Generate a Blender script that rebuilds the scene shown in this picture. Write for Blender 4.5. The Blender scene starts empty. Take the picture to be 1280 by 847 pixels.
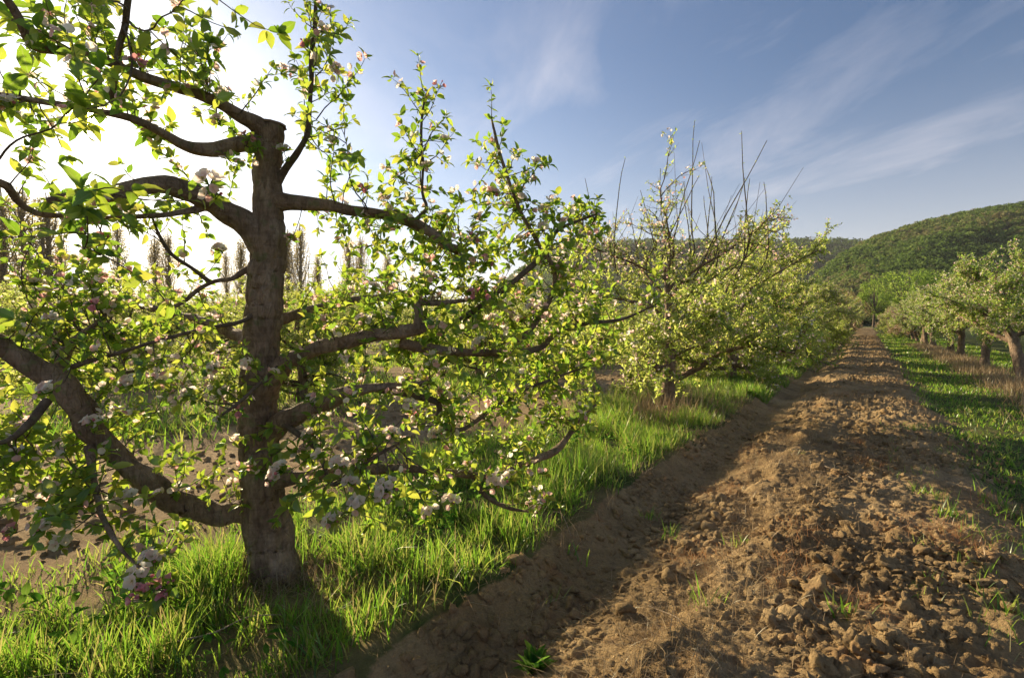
import bpy, math, random
import numpy as np
from mathutils import Vector
PI = math.pi
C = bpy.context.scene.collection
RS = np.random.RandomState
rnd = random.Random(7)

# ------------------------------------------------------------------ camera frame
F = 640.0; HZ = 402.0; EYE = 1.40
PITCH = math.atan((423.5 - HZ) / F)
cp, sp = math.cos(PITCH), math.sin(PITCH)
def ray(px, py):
    a = (px - 640.0) / F; b = (423.5 - py) / F
    return np.array([a, cp + b * sp, b * cp - sp])
def P(px, py, d):                     # a place in the orchard: d metres ahead
    r = ray(px, py)
    return np.array([0, 0, EYE]) + r * (d / r[1])
# orchard rows: s runs along the path, t across it (positive to the right)
US, UC = 0.571, 0.821
def st(s, t, z=0.0): return np.array([s * US + t * UC, s * UC - t * US, z])
def unit(v):
    v = np.asarray(v, float); n = np.linalg.norm(v); return v / n if n > 1e-9 else np.array([0, 0, 1.0])

# ------------------------------------------------------------------ noise
def hash2(ix, iy, seed=0):
    h = (ix.astype(np.int64) * 374761393 + iy.astype(np.int64) * 668265263 + seed * 1442695041) & 0xFFFFFFFF
    h = ((h ^ (h >> 13)) * 1274126177) & 0xFFFFFFFF
    h = (h ^ (h >> 16)) & 0xFFFFFFFF
    return h / 4294967295.0
def vnoise(x, y, seed=0):
    x = np.asarray(x, float); y = np.asarray(y, float)
    ix = np.floor(x); iy = np.floor(y); fx = x - ix; fy = y - iy
    fx = fx * fx * (3 - 2 * fx); fy = fy * fy * (3 - 2 * fy)
    a = hash2(ix, iy, seed); b = hash2(ix + 1, iy, seed); c = hash2(ix, iy + 1, seed); d = hash2(ix + 1, iy + 1, seed)
    return (a * (1 - fx) + b * fx) * (1 - fy) + (c * (1 - fx) + d * fx) * fy - .5
def fbm(x, y, o=4, seed=0):
    r = 0; a = 1
    for i in range(o):
        r = r + a * vnoise(x * 2 ** i + i * 17.3, y * 2 ** i - i * 9.1, seed + i); a *= .5
    return r
def worley(x, y, seed=0):
    ix = np.floor(x); iy = np.floor(y); best = np.full(np.shape(x), 9.0); idv = np.zeros(np.shape(x))
    for dx in (-1, 0, 1):
        for dy in (-1, 0, 1):
            cx = ix + dx; cy = iy + dy
            px = cx + hash2(cx, cy, seed); py = cy + hash2(cx, cy, seed + 5)
            d = (x - px) ** 2 + (y - py) ** 2
            m = d < best; best = np.where(m, d, best); idv = np.where(m, hash2(cx, cy, seed + 9), idv)
    return np.sqrt(best), idv
def sstep(a, b, x):
    u = np.clip((x - a) / (b - a), 0, 1); return u * u * (3 - 2 * u)

# ------------------------------------------------------------------ terrain
def height(s, t, fine=True):
    s = np.asarray(s, float); t = np.asarray(t, float)
    edge = -1.62 + .10 * fbm(s * .9, s * 0 + 3.1, 3, 11) + .05 * vnoise(s * 5, s * 0, 12)
    left = 1 - sstep(edge - .05, edge + .17, t)                     # the grassy bank
    bank = .055 * left
    furrow = -(.115 + .05 * fbm(s * .8, s * 0 + 2, 2, 13)) * np.exp(-((t - edge - .38) / .24) ** 2) + .05 * np.clip(fbm(s * 2.2, t * 3, 3, 14), -.3, .6) * np.exp(-((t - edge - .5) / .4) ** 2)
    tilled = sstep(edge + .45, edge + .9, t) * (1 - sstep(.45, 1.2, t))
    tilled = tilled * (1 - .4 * sstep(60, 120, s))
    ledge = .07 * sstep(-.05, .10, t + .72 + .30 * fbm(s * 1.3, s * 0 + 8, 3, 21)) * tilled
    rut = -.035 * np.exp(-((t - 1.0) / .2) ** 2)
    rut2 = -.04 * np.exp(-((t + .05 - .1 * vnoise(s * .4, s * 0, 3)) / .3) ** 2) * sstep(3, 7, s)
    z = bank + furrow + ledge + rut + rut2
    z = z + .05 * fbm(s * .5, t * .5, 3, 31) * sstep(0, 3, np.abs(s) + 1)
    if fine:
        w1, i1 = worley(s / .115 + .5 * fbm(s * 11, t * 11, 3, 7), t / .10 + .5 * fbm(s * 11 + 40, t * 11, 3, 6), 41)
        w2, i2 = worley(s / .055 + .3 * fbm(s * 20 + 9, t * 20, 2, 8), t / .05 + .3 * fbm(s * 20, t * 20, 2, 8), 42)
        w3, i3 = worley(s / .035, t / .035, 43)
        patch = .55 + .9 * np.clip(fbm(s * 1.4, t * 1.8, 2, 51) + .3, 0, 1)
        soft = sstep(-.65, -.20, t + .25 * fbm(s * 2, t * 2, 2, 61))    # the left wheel track is crushed finer
        bil = np.abs(fbm(s * 6 + 3, t * 6, 3, 44)); bil2 = np.abs(fbm(s * 17, t * 17 + 5, 3, 45))
        clod = ((1 - np.clip(w1 / .55, 0, 1)) * (.004 + .032 * i1 ** 2) + (1 - np.clip(w2 / .6, 0, 1)) * (.004 + .016 * i2 ** 2) + .085 * bil + .030 * bil2) * patch
        clod = clod * (.30 + .70 * soft) + (1 - np.clip(w3 / .6, 0, 1) ** 2) * .013 * (.4 + i3)
        amp = np.clip(tilled * .95 + .65 * np.exp(-((t - edge - .4) / .3) ** 2) + .06, 0, 1) * (1 - .55 * sstep(12, 40, s))
        z = z + clod * amp
        z = z + .040 * fbm(s * 5, t * 5, 5, 71) * (.35 + .5 * tilled + .55 * np.exp(-((t + 1.15) / .38) ** 2)) + .012 * fbm(s * 40, t * 40, 2, 72)
        # straw-thick dribbles on the cut face of the bank
        face = np.exp(-((t - edge - .06) / .10) ** 2)
        z = z + face * .030 * fbm(s * 11, t * 3, 3, 81)
    mid = sstep(2.2, 2.9, np.abs(t))
    z = z * (1 - sstep(40, 200, s) * .7)
    return z
def ground_at(s, t): return height(np.array([s]), np.array([t]))[0]
def to_st(p): return p[0] * US + p[1] * UC, p[0] * UC - p[1] * US

# ------------------------------------------------------------------ materials
def newmat(name):
    m = bpy.data.materials.new(name); m.use_nodes = True
    nt = m.node_tree; nt.nodes.clear()
    out = nt.nodes.new('ShaderNodeOutputMaterial')
    return m, nt, out
def N(nt, typ, **kw):
    n = nt.nodes.new(typ)
    for k, v in kw.items():
        if k.startswith('i_'):
            key = k[2:]; key = int(key) if key.isdigit() else key.replace('_', ' ')
            n.inputs[key].default_value = v
        else: setattr(n, k, v)
    return n
def ramp(nt, fac, stops):
    r = nt.nodes.new('ShaderNodeValToRGB'); e = r.color_ramp.elements
    while len(e) < len(stops): e.new(.5)
    for i, (p, c) in enumerate(stops): e[i].position = p; e[i].color = (*c, 1)
    nt.links.new(fac, r.inputs[0]); return r.outputs[0]
def mixc(nt, fac, a, b, mode='MIX'):
    m = nt.nodes.new('ShaderNodeMix'); m.data_type = 'RGBA'; m.blend_type = mode
    for s, v in ((m.inputs[0], fac), (m.inputs[6], a), (m.inputs[7], b)):
        if isinstance(v, (int, float)): s.default_value = v
        elif isinstance(v, tuple): s.default_value = (*v, 1)
        else: nt.links.new(v, s)
    return m.outputs[2]
def bump(nt, hgt, strength, dist):
    b = N(nt, 'ShaderNodeBump', i_Strength=strength, i_Distance=dist); nt.links.new(hgt, b.inputs['Height']); return b.outputs[0]
def noise(nt, scale, detail=4, rough=.6, vec=None, dist=0):
    n = N(nt, 'ShaderNodeTexNoise', i_Scale=scale, i_Detail=detail, i_Roughness=rough, i_Distortion=dist)
    if vec: nt.links.new(vec, n.inputs['Vector'])
    return n.outputs['Fac']
def objcoord(nt): return N(nt, 'ShaderNodeTexCoord').outputs['Object']
def attr(nt, name): return N(nt, 'ShaderNodeAttribute', attribute_name=name).outputs['Fac']

def leafy(name, stops, trans, gloss=.05, tstops=None, vein=False):
    """thin leaf: diffuse + translucent + a little sheen; colour varies leaf to leaf"""
    m, nt, out = newmat(name)
    r = attr(nt, 'rnd')
    col = ramp(nt, r, stops); tc = ramp(nt, r, tstops or stops)
    nz = noise(nt, 25, 2, .5, objcoord(nt))
    col = mixc(nt, .35, col, mixc(nt, nz, (.55, .55, .5), (1.3, 1.3, 1.2)), 'MULTIPLY')
    if vein:
        u = attr(nt, 'across')
        v = N(nt, 'ShaderNodeMath', operation='LESS_THAN', i_1=.10); nt.links.new(u, v.inputs[0])
        f = N(nt, 'ShaderNodeMath', operation='MULTIPLY', i_1=.55); nt.links.new(v.outputs[0], f.inputs[0])
        tc = mixc(nt, f.outputs[0], tc, mixc(nt, .5, tc, (.55, .62, .22)))
    d = N(nt, 'ShaderNodeBsdfDiffuse'); t = N(nt, 'ShaderNodeBsdfTranslucent'); g = N(nt, 'ShaderNodeBsdfGlossy', i_Roughness=.38)
    g.inputs['Color'].default_value = (.9, .95, .85, 1)
    nt.links.new(col, d.inputs[0]); nt.links.new(tc, t.inputs[0])
    m1 = N(nt, 'ShaderNodeMixShader', i_0=trans); nt.links.new(d.outputs[0], m1.inputs[1]); nt.links.new(t.outputs[0], m1.inputs[2])
    m2 = N(nt, 'ShaderNodeMixShader', i_0=gloss); nt.links.new(m1.outputs[0], m2.inputs[1]); nt.links.new(g.outputs[0], m2.inputs[2])
    nt.links.new(m2.outputs[0], out.inputs[0]); return m

M = {}
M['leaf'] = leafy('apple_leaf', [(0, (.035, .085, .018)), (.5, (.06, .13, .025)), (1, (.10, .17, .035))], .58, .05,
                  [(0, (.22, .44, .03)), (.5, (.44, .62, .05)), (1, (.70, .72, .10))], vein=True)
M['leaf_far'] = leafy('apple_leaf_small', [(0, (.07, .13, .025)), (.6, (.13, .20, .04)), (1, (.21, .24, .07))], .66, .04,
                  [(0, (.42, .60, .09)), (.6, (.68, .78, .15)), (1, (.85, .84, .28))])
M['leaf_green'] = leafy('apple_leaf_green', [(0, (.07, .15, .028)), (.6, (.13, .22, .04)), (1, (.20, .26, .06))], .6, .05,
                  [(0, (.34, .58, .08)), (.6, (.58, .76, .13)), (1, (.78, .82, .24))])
M['leaf_bright'] = leafy('spring_leaf', [(0, (.07, .13, .025)), (.6, (.12, .19, .035)), (1, (.20, .25, .06))], .5, .01,
                  [(0, (.25, .42, .06)), (.6, (.42, .58, .09)), (1, (.6, .68, .16))])
M['leaf_bronze'] = leafy('apple_leaf_bronze', [(0, (.10, .11, .03)), (.6, (.18, .16, .06)), (1, (.26, .20, .10))], .5, .04,
                  [(0, (.40, .34, .10)), (.6, (.52, .38, .15)), (1, (.6, .42, .22))])
M['petal'] = leafy('apple_petal', [(0, (.80, .45, .47)), (.35, (.90, .64, .60)), (.7, (.95, .79, .72)), (1, (.96, .89, .80))], .68, .01,
                  [(0, (.90, .55, .52)), (.4, (.95, .80, .74)), (1, (.97, .95, .88))])
M['petal_pink'] = leafy('apple_petal_pink', [(0, (.70, .26, .32)), (.5, (.78, .42, .46)), (1, (.83, .62, .63))], .4, .03,
                  [(0, (.80, .28, .30)), (.5, (.86, .45, .44)), (1, (.9, .62, .58))])
M['stamen'] = leafy('apple_stamen', [(0, (.55, .50, .18)), (1, (.62, .55, .25))], .3, .02)
M['grass'] = leafy('meadow_grass', [(0, (.035, .085, .015)), (.6, (.06, .13, .02)), (.85, (.11, .15, .03)), (1, (.26, .21, .10))], .50, .04,
                  [(0, (.20, .48, .03)), (.6, (.42, .63, .07)), (.85, (.60, .66, .14)), (1, (.55, .42, .2))])
M['straw'] = leafy('dry_straw', [(0, (.20, .14, .08)), (.6, (.31, .23, .14)), (1, (.45, .36, .23))], .35, .03,
                  [(0, (.30, .20, .10)), (.6, (.46, .33, .18)), (1, (.58, .46, .28))])
M['weed'] = leafy('broad_weed', [(0, (.03, .10, .02)), (1, (.06, .15, .03))], .5, .0, [(0, (.14, .40, .04)), (1, (.3, .5, .07))], vein=True)
M['poplar_leaf'] = leafy('poplar_leaf', [(0, (.14, .13, .06)), (1, (.22, .20, .09))], .6, .03, [(0, (.50, .42, .16)), (1, (.75, .62, .28))])

def bark(name, c0, c1, c2, scale=1.0, dist=.006):
    m, nt, out = newmat(name)
    oc = objcoord(nt)
    mp = N(nt, 'ShaderNodeMapping'); mp.inputs['Scale'].default_value = (1, 1, .35); nt.links.new(oc, mp.inputs[0])
    a = noise(nt, 9 * scale, 6, .65, mp.outputs[0]); b = noise(nt, 45 * scale, 5, .7, mp.outputs[0], .4)
    mp2 = N(nt, 'ShaderNodeMapping'); mp2.inputs['Scale'].default_value = (1, 1, 5); nt.links.new(oc, mp2.inputs[0])
    rings = noise(nt, 7 * scale, 4, .6, mp2.outputs[0], .6)
    v = N(nt, 'ShaderNodeTexVoronoi', feature='DISTANCE_TO_EDGE', i_Scale=26 * scale); nt.links.new(mp.outputs[0], v.inputs['Vector'])
    col = ramp(nt, a, [(.30, c0), (.52, c1), (.72, c2)])
    col = mixc(nt, .55, col, ramp(nt, b, [(.34, (.34, .31, .28)), (.52, (1.0, 1.0, 1.0)), (.7, (1.3, 1.28, 1.2))]), 'MULTIPLY')
    col = mixc(nt, .4, col, ramp(nt, rings, [(.38, (.6, .57, .52)), (.5, (1, 1, 1)), (.66, (1.25, 1.22, 1.12))]), 'MULTIPLY')
    lich = noise(nt, 16 * scale, 3, .5, oc)
    col = mixc(nt, ramp(nt, lich, [(.60, (0, 0, 0)), (.68, (.6, .6, .6))]), col, (.16, .17, .075))
    p = N(nt, 'ShaderNodeBsdfPrincipled', i_Roughness=.85); p.inputs['Specular IOR Level'].default_value = .25
    nt.links.new(col, p.inputs['Base Color'])
    h = N(nt, 'ShaderNodeMath', operation='ADD'); nt.links.new(b, h.inputs[0])
    ed = ramp(nt, v.outputs['Distance'], [(0, (0, 0, 0)), (.10, (.35, .35, .35))])
    nt.links.new(ed, h.inputs[1])
    h2 = N(nt, 'ShaderNodeMath', operation='ADD'); nt.links.new(h.outputs[0], h2.inputs[0]); nt.links.new(rings, h2.inputs[1])
    nt.links.new(bump(nt, h2.outputs[0], .9, dist), p.inputs['Normal'])
    nt.links.new(p.outputs[0], out.inputs[0]); return m
M['poplar_bark'] = bark('poplar_bark', (.20, .16, .11), (.30, .25, .17), (.40, .34, .24), .5, .01)
M['bark'] = bark('apple_bark', (.14, .092, .06), (.27, .19, .13), (.41, .32, .235), 1.0, .014)
M['twig'] = bark('twig_bark', (.09, .065, .045), (.15, .11, .075), (.21, .165, .12), 3, .002)
M['cutwood'] = bark('cut_wood', (.16, .10, .06), (.24, .16, .10), (.32, .23, .15), 2, .003)

def soil_mat():
    m, nt, out = newmat('ground_soil')
    oc = objcoord(nt)
    a = noise(nt, 1.3, 6, .6, oc); b = noise(nt, 14, 6, .7, oc); c = noise(nt, 90, 4, .7, oc); d = noise(nt, 4.0, 5, .6, oc, .5)
    col = ramp(nt, a, [(.30, (.20, .138, .070)), (.5, (.315, .222, .113)), (.72, (.45, .33, .18))])
    col = mixc(nt, .6, col, ramp(nt, b, [(.28, (.55, .52, .50)), (.5, (1, 1, 1)), (.75, (1.45, 1.38, 1.25))]), 'MULTIPLY')
    col = mixc(nt, .45, col, ramp(nt, c, [(.3, (.55, .55, .55)), (.7, (1.4, 1.4, 1.35))]), 'MULTIPLY')
    col = mixc(nt, ramp(nt, d, [(.56, (0, 0, 0)), (.70, (.55, .55, .55))]), col, (.34, .185, .085))
    gcol = ramp(nt, noise(nt, 6, 6, .7, oc), [(.3, (.045, .060, .020)), (.5, (.075, .10, .028)), (.7, (.16, .12, .065))])
    col = mixc(nt, attr(nt, 'turf'), col, gcol)
    p = N(nt, 'ShaderNodeBsdfPrincipled', i_Roughness=.95); p.inputs['Specular IOR Level'].default_value = .12
    nt.links.new(col, p.inputs['Base Color'])
    h = N(nt, 'ShaderNodeMath', operation='ADD'); nt.links.new(b, h.inputs[0]); nt.links.new(c, h.inputs[1])
    nt.links.new(bump(nt, h.outputs[0], .9, .018), p.inputs['Normal'])
    nt.links.new(p.outputs[0], out.inputs[0]); return m
M['soil'] = soil_mat()

def forest_mat(name, stops):
    m, nt, out = newmat(name)
    oc = objcoord(nt)
    col = ramp(nt, attr(nt, 'rnd'), stops)
    col = mixc(nt, .7, col, ramp(nt, noise(nt, .55, 5, .7, oc), [(.3, (.45, .45, .45)), (.7, (1.6, 1.6, 1.4))]), 'MULTIPLY')
    p = N(nt, 'ShaderNodeBsdfPrincipled', i_Roughness=.9); p.inputs['Specular IOR Level'].default_value = .1
    nt.links.new(col, p.inputs['Base Color'])
    nt.links.new(bump(nt, noise(nt, .9, 5, .75, oc), 1, 2.0), p.inputs['Normal'])
    nt.links.new(p.outputs[0], out.inputs[0]); return m
M['forest'] = leafy('forest_crowns', [(0, (.055, .085, .035)), (.4, (.09, .15, .04)), (.7, (.14, .21, .05)), (1, (.21, .18, .09))], .35, .0, [(0, (.10, .16, .05)), (.5, (.22, .34, .06)), (1, (.32, .30, .14))])
M['hillsoil'] = forest_mat('hill_ground', [(0, (.035, .06, .02)), (1, (.06, .055, .03))])

# ------------------------------------------------------------------ mesh making
def build(name, verts, faces, mat, parent=None, attrs=None, smooth=True, loc=None):
    """verts (n,3); faces: array (m,3|4) or list of lists"""
    me = bpy.data.meshes.new(name)
    verts = np.asarray(verts, np.float32).reshape(-1, 3)
    if isinstance(faces, np.ndarray): groups = [faces]
    else: groups = [np.asarray(f, np.int32) for f in faces if len(f)]
    me.vertices.add(len(verts)); me.vertices.foreach_set('co', verts.ravel())
    nl = sum(g.size for g in groups); nf = sum(len(g) for g in groups)
    me.loops.add(nl); me.polygons.add(nf)
    me.loops.foreach_set('vertex_index', np.concatenate([g.ravel() for g in groups]).astype(np.int32))
    starts = []; off = 0
    for g in groups:
        k = g.shape[1]; starts.append(off + np.arange(len(g)) * k); off += g.size
    me.polygons.foreach_set('loop_start', np.concatenate(starts).astype(np.int32))
    me.update(calc_edges=True)
    if smooth: me.polygons.foreach_set('use_smooth', np.ones(nf, bool))
    for k, v in (attrs or {}).items():
        a = me.attributes.new(k, 'FLOAT', 'POINT'); a.data.foreach_set('value', np.asarray(v, np.float32))
    me.materials.append(mat)
    me.validate()
    o = bpy.data.objects.new(name, me); C.objects.link(o)
    if parent: o.parent = parent
    if loc is not None: o.location = loc
    return o
def thing(name, label, cat, loc=(0, 0, 0), group=None):
    o = bpy.data.objects.new(name, None); C.objects.link(o); o.location = loc
    o['label'] = label; o['category'] = cat; o.empty_display_size = .1
    if group: o['group'] = group
    return o
def tag(o, label=None, cat=None, group=None, kind=None):
    for k, v in (('label', label), ('category', cat), ('group', group), ('kind', kind)):
        if v: o[k] = v
    return o

class Wood:
    def __init__(s): s.v = []; s.q = []; s.t = []; s.n = 0
    def tube(s, pts, rad, seg=8, wob=0.0, cap=True, seed=0, rough=0.0):
        pts = np.asarray(pts, float); n = len(pts); rad = np.asarray(rad, float)
        tan = np.gradient(pts, axis=0); tan /= np.maximum(np.linalg.norm(tan, axis=1, keepdims=True), 1e-9)
        ref = np.array([.3, .2, 1.0]) if abs(tan[0][2]) < .8 else np.array([1.0, .1, 0])
        a = unit(np.cross(tan[0], ref)); rings = []
        ang = np.arange(seg) / seg * 2 * PI
        for i in range(n):
            a = unit(a - tan[i] * np.dot(a, tan[i])); b = np.cross(tan[i], a)
            r = rad[i] * np.ones(seg)
            if wob: r = r * (1 + wob * (vnoise(np.cos(ang) * 1.7 + i * .33, np.sin(ang) * 1.7 + i * .21, seed) * 2))
            if rough:
                cc, ss = np.cos(ang), np.sin(ang)
                r = r * (1 + rough * (1.6 * fbm(cc * 5 + i * .05, ss * 5 + i * .16 + seed, 3, seed) + .9 * np.abs(fbm(cc * 11 + seed, ss * 11 + i * .22, 2, 9))))
            rings.append(pts[i] + np.outer(np.cos(ang) * r, a) + np.outer(np.sin(ang) * r, b))
        v = np.concatenate(rings); base = s.n
        i = np.arange(n - 1)[:, None] * seg; j = np.arange(seg)[None, :]; j2 = (j + 1) % seg
        q = np.stack([i + j, i + j2, i + seg + j2, i + seg + j], -1).reshape(-1, 4) + base
        s.v.append(v); s.q.append(q); s.n += len(v)
        if cap:
            s.v.append(pts[-1:] + tan[-1] * rad[-1] * .25); k = base + (n - 1) * seg
            s.t.append(np.array([[k + x, k + (x + 1) % seg, s.n] for x in range(seg)])); s.n += 1
        return s
    def build(s, name, mat, parent=None):
        return build(name, np.concatenate(s.v), [np.concatenate(s.q), np.concatenate(s.t) if s.t else []], mat, parent)

def smooth_path(pts, vals, step=.02):
    """Catmull-Rom through points; vals interpolated along"""
    pts = np.asarray(pts, float); vals = np.asarray(vals, float); out = []; ov = []
    n = len(pts); e = np.vstack([2 * pts[0] - pts[1], pts, 2 * pts[-1] - pts[-2]])
    for i in range(n - 1):
        p0, p1, p2, p3 = e[i:i + 4]; L = np.linalg.norm(p2 - p1); k = max(2, int(L / step))
        for j in range(k):
            u = j / k
            out.append(.5 * ((2 * p1) + (-p0 + p2) * u + (2 * p0 - 5 * p1 + 4 * p2 - p3) * u * u + (-p0 + 3 * p1 - 3 * p2 + p3) * u ** 3))
            ov.append(vals[i] * (1 - u) + vals[i + 1] * u)
    out.append(pts[-1]); ov.append(vals[-1])
    return np.array(out), np.array(ov)

# leaf templates (x across, y along, z up), attribute 'across'
LEAF_V = np.array([[0, 0, 0], [0, .33, -.02], [0, .68, -.03], [0, 1, -.10],
                   [-.22, .20, .05], [-.29, .48, .07], [-.19, .76, .03], [.22, .20, .05], [.29, .48, .07], [.19, .76, .03]])
LEAF_T = np.array([[0, 1, 4], [0, 7, 1], [2, 3, 6], [2, 9, 3]])
LEAF_Q = np.array([[4, 1, 2, 5], [1, 7, 8, 2]])
LEAF_T = np.array([[0, 1, 4], [4, 1, 5], [1, 2, 5], [5, 2, 6], [2, 3, 6], [0, 7, 1], [7, 8, 1], [1, 8, 2], [8, 9, 2], [2, 9, 3]])
LEAF_A = np.array([0, 0, 0, 0, .8, 1, .7, .8, 1, .7])
SIMP_V = np.array([[0, 0, 0], [-.27, .45, .07], [0, 1, -.08], [.27, .45, .07]])
SIMP_T = np.array([[0, 2, 1], [0, 3, 2]])
SIMP_A = np.array([0, 1, 0, 1.])
BLADE_V = np.array([[-.06, 0, 0], [.06, 0, 0], [-.045, .5, 0.02], [.045, .5, 0.02], [0, 1, 0]])
PET_V = np.array([[0, 0, 0], [-.30, .38, .12], [-.34, .75, .16], [0, 1, .10], [.34, .75, .16], [.30, .38, .12], [0, .55, .0]])
PET_T = np.array([[0, 6, 1], [1, 6, 2], [2, 6, 3], [3, 6, 4], [4, 6, 5], [5, 6, 0]])

class Scatter:
    def __init__(s): s.p = []; s.a = []; s.n = []; s.L = []; s.w = []; s.c = []; s.r = []; s.tp = []; s.fl = []
    def add(s, p, a, n, L, w=1.0, curl=.15, r=None):
        s.p.append(p); s.a.append(a); s.n.append(n); s.L.append(L); s.w.append(w); s.c.append(curl); s.r.append(rnd.random() if r is None else r)
    def build(s, name, mat, parent=None, tv=LEAF_V, tt=LEAF_T, ta=LEAF_A, smooth=True):
        s.expand()
        p = np.array(s.p); a = np.array(s.a, float); nn = np.array(s.n, float); L = np.array(s.L); w = np.array(s.w); c = np.array(s.c)
        a /= np.maximum(np.linalg.norm(a, axis=1, keepdims=True), 1e-9)
        b = np.cross(a, nn); b /= np.maximum(np.linalg.norm(b, axis=1, keepdims=True), 1e-9)
        nn = np.cross(b, a)
        x = tv[:, 0][None, :] * w[:, None]; y = tv[:, 1][None, :] + 0 * x
        z = tv[:, 2][None, :] - c[:, None] * y ** 2
        v = p[:, None, :] + L[:, None, None] * (x[..., None] * b[:, None, :] + y[..., None] * a[:, None, :] + z[..., None] * nn[:, None, :])
        k = len(tv); f = (tt[None] + (np.arange(len(p)) * k)[:, None, None]).reshape(-1, 3)
        at = {'rnd': np.repeat(np.array(s.r), k)}
        if ta is not None: at['across'] = np.tile(ta, len(p))
        return build(name, v.reshape(-1, 3), f, mat, parent, at, smooth)

def rvec(R):
    x, y, z = R.normal(size=3); l = math.sqrt(x * x + y * y + z * z) + 1e-9; return np.array([x / l, y / l, z / l])
def nrm(v): return v / np.maximum(np.linalg.norm(v, axis=1, keepdims=True), 1e-9)
def _expand(s):
    ex = []
    if s.tp:
        R = RS(len(s.tp)); A = np.array([np.concatenate([a, b, [c, d, e]]) for a, b, c, d, e in s.tp])
        k = A[:, 6].astype(int); A = np.repeat(A, k, axis=0); idx = np.concatenate([np.arange(x) for x in k]); hh = np.repeat(R.rand(len(k)) * 6.28, k); n = len(A)
        p = A[:, :3]; ax = nrm(A[:, 3:6]); L = A[:, 7]; up = A[:, 8]
        u = nrm(np.cross(ax, np.array([.2, .5, .77]))); v = np.cross(ax, u); g = (hh + idx * 2.4 + R.normal(size=n) * .3)[:, None]
        o = np.cos(g) * u + np.sin(g) * v; Z = np.array([0, 0, 1.0])
        a = nrm(o * (.7 + .5 * R.rand(n, 1)) + ax * (.25 + .6 * R.rand(n, 1)) + Z * (up * R.rand(n))[:, None] + R.normal(size=(n, 3)) * .12)
        nn = nrm(Z * .8 + ax * .5 - a * .3 + R.normal(size=(n, 3)) * .45)
        ex.append((p + a * .004, a, nn, L * (.45 + .85 * R.rand(n)), .75 + .35 * R.rand(n), .02 + .40 * R.rand(n), R.rand(n)))
    if s.fl:
        R = RS(len(s.fl)); A = np.array(s.fl); n0 = len(A); ax = nrm(R.normal(size=(n0, 3)) + [0, 0, .6]); sh = R.rand(n0); g0 = R.rand(n0) * 6
        A, ax, sh, g0 = [np.repeat(q, 5, axis=0) for q in (A, ax, sh, g0)]; n = len(A); g = (g0 + np.tile(np.arange(5), n0) * 1.2566)[:, None]
        u = nrm(np.cross(ax, np.array([.3, .8, .1]))); v = np.cross(ax, u); o = np.cos(g) * u + np.sin(g) * v
        ex.append((A, nrm(o + ax * .35), ax, np.full(n, .021), np.full(n, 1.5), np.full(n, -.1), sh))
    for e in ex:
        if len(s.p): e = [np.concatenate([np.array(q, float).reshape((-1,) + np.shape(w)[1:]), w]) for q, w in zip((s.p, s.a, s.n, s.L, s.w, s.c, s.r), e)]
        s.p, s.a, s.n, s.L, s.w, s.c, s.r = e
    s.tp = []; s.fl = []
Scatter.expand = _expand
def leaf_tuft(S, R, p, axis, n, L, up=.35, far=False):
    """a spur: leaves fanning out round the axis"""
    S.tp.append((np.asarray(p, float), np.asarray(axis, float), n, L, up))

# ------------------------------------------------------------------ blossom clusters
def flower_data(seed, kind):
    """five cupped petals round a tuft of stamens; origin where it joins its stalk. kind: open / half / bud"""
    R = RS(seed); pet = Scatter(); sta = Scatter(); d = np.array([0, 0, 1.0]); h = R.rand() * 6
    opening = {'open': 1.2, 'half': .6, 'blush': .7, 'bud': .2}[kind] * (.85 + .3 * R.rand()); sz = {'open': .0185, 'half': .016, 'blush': .017, 'bud': .011}[kind]
    for k in range(5):
        g = h + k * 1.2566 + R.normal() * .08; o = np.array([math.cos(g), math.sin(g), 0])
        a = unit(o * opening + d * (1.0 if kind == 'bud' else .40 + .25 * R.rand()))
        pet.add(np.zeros(3), a, unit(d * .9 - o * .5) if kind != 'bud' else -o, sz * (.85 + .3 * R.rand()), 1.2 if kind != 'bud' else .95, -.15 + .3 * R.rand(),
                R.rand() * .45 if kind != 'open' else .35 + .65 * R.rand())
    if kind == 'open':
        for k in range(10): sta.add(np.zeros(3), unit(d + R.normal(size=3) * .35), rvec(R), sz * .5, .22, 0)
    else: sta.add(np.zeros(3), d, rvec(R), sz * .4, .3, 0)
    m = M['petal_pink'] if kind in ('bud', 'blush') else M['petal']
    o = pet.build('flower', m, None, PET_V, PET_T, None); o2 = sta.build('x', M['stamen'], None, SIMP_V, SIMP_T, None)
    def arr(me):
        v = np.empty(len(me.vertices) * 3, np.float32); me.vertices.foreach_get('co', v); f = np.empty(len(me.loops), np.int32); me.loops.foreach_get('vertex_index', f)
        r = np.empty(len(me.vertices), np.float32); me.attributes['rnd'].data.foreach_get('value', r); return v.reshape(-1, 3), f.reshape(-1, 3), r
    v1, f1, r1 = arr(o.data); v2, f2, r2 = arr(o2.data)
    for x in (o, o2): bpy.data.objects.remove(x)
    o = build('flower', np.concatenate([v1, v2]), np.concatenate([f1, f2 + len(v1)]), m, None, {'rnd': np.concatenate([r1, r2])})
    me = o.data; me.materials.append(M['stamen']); me.polygons.foreach_set('material_index', np.concatenate([np.zeros(len(f1), np.int32), np.ones(len(f2), np.int32)]))
    bpy.data.objects.remove(o); return me
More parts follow.
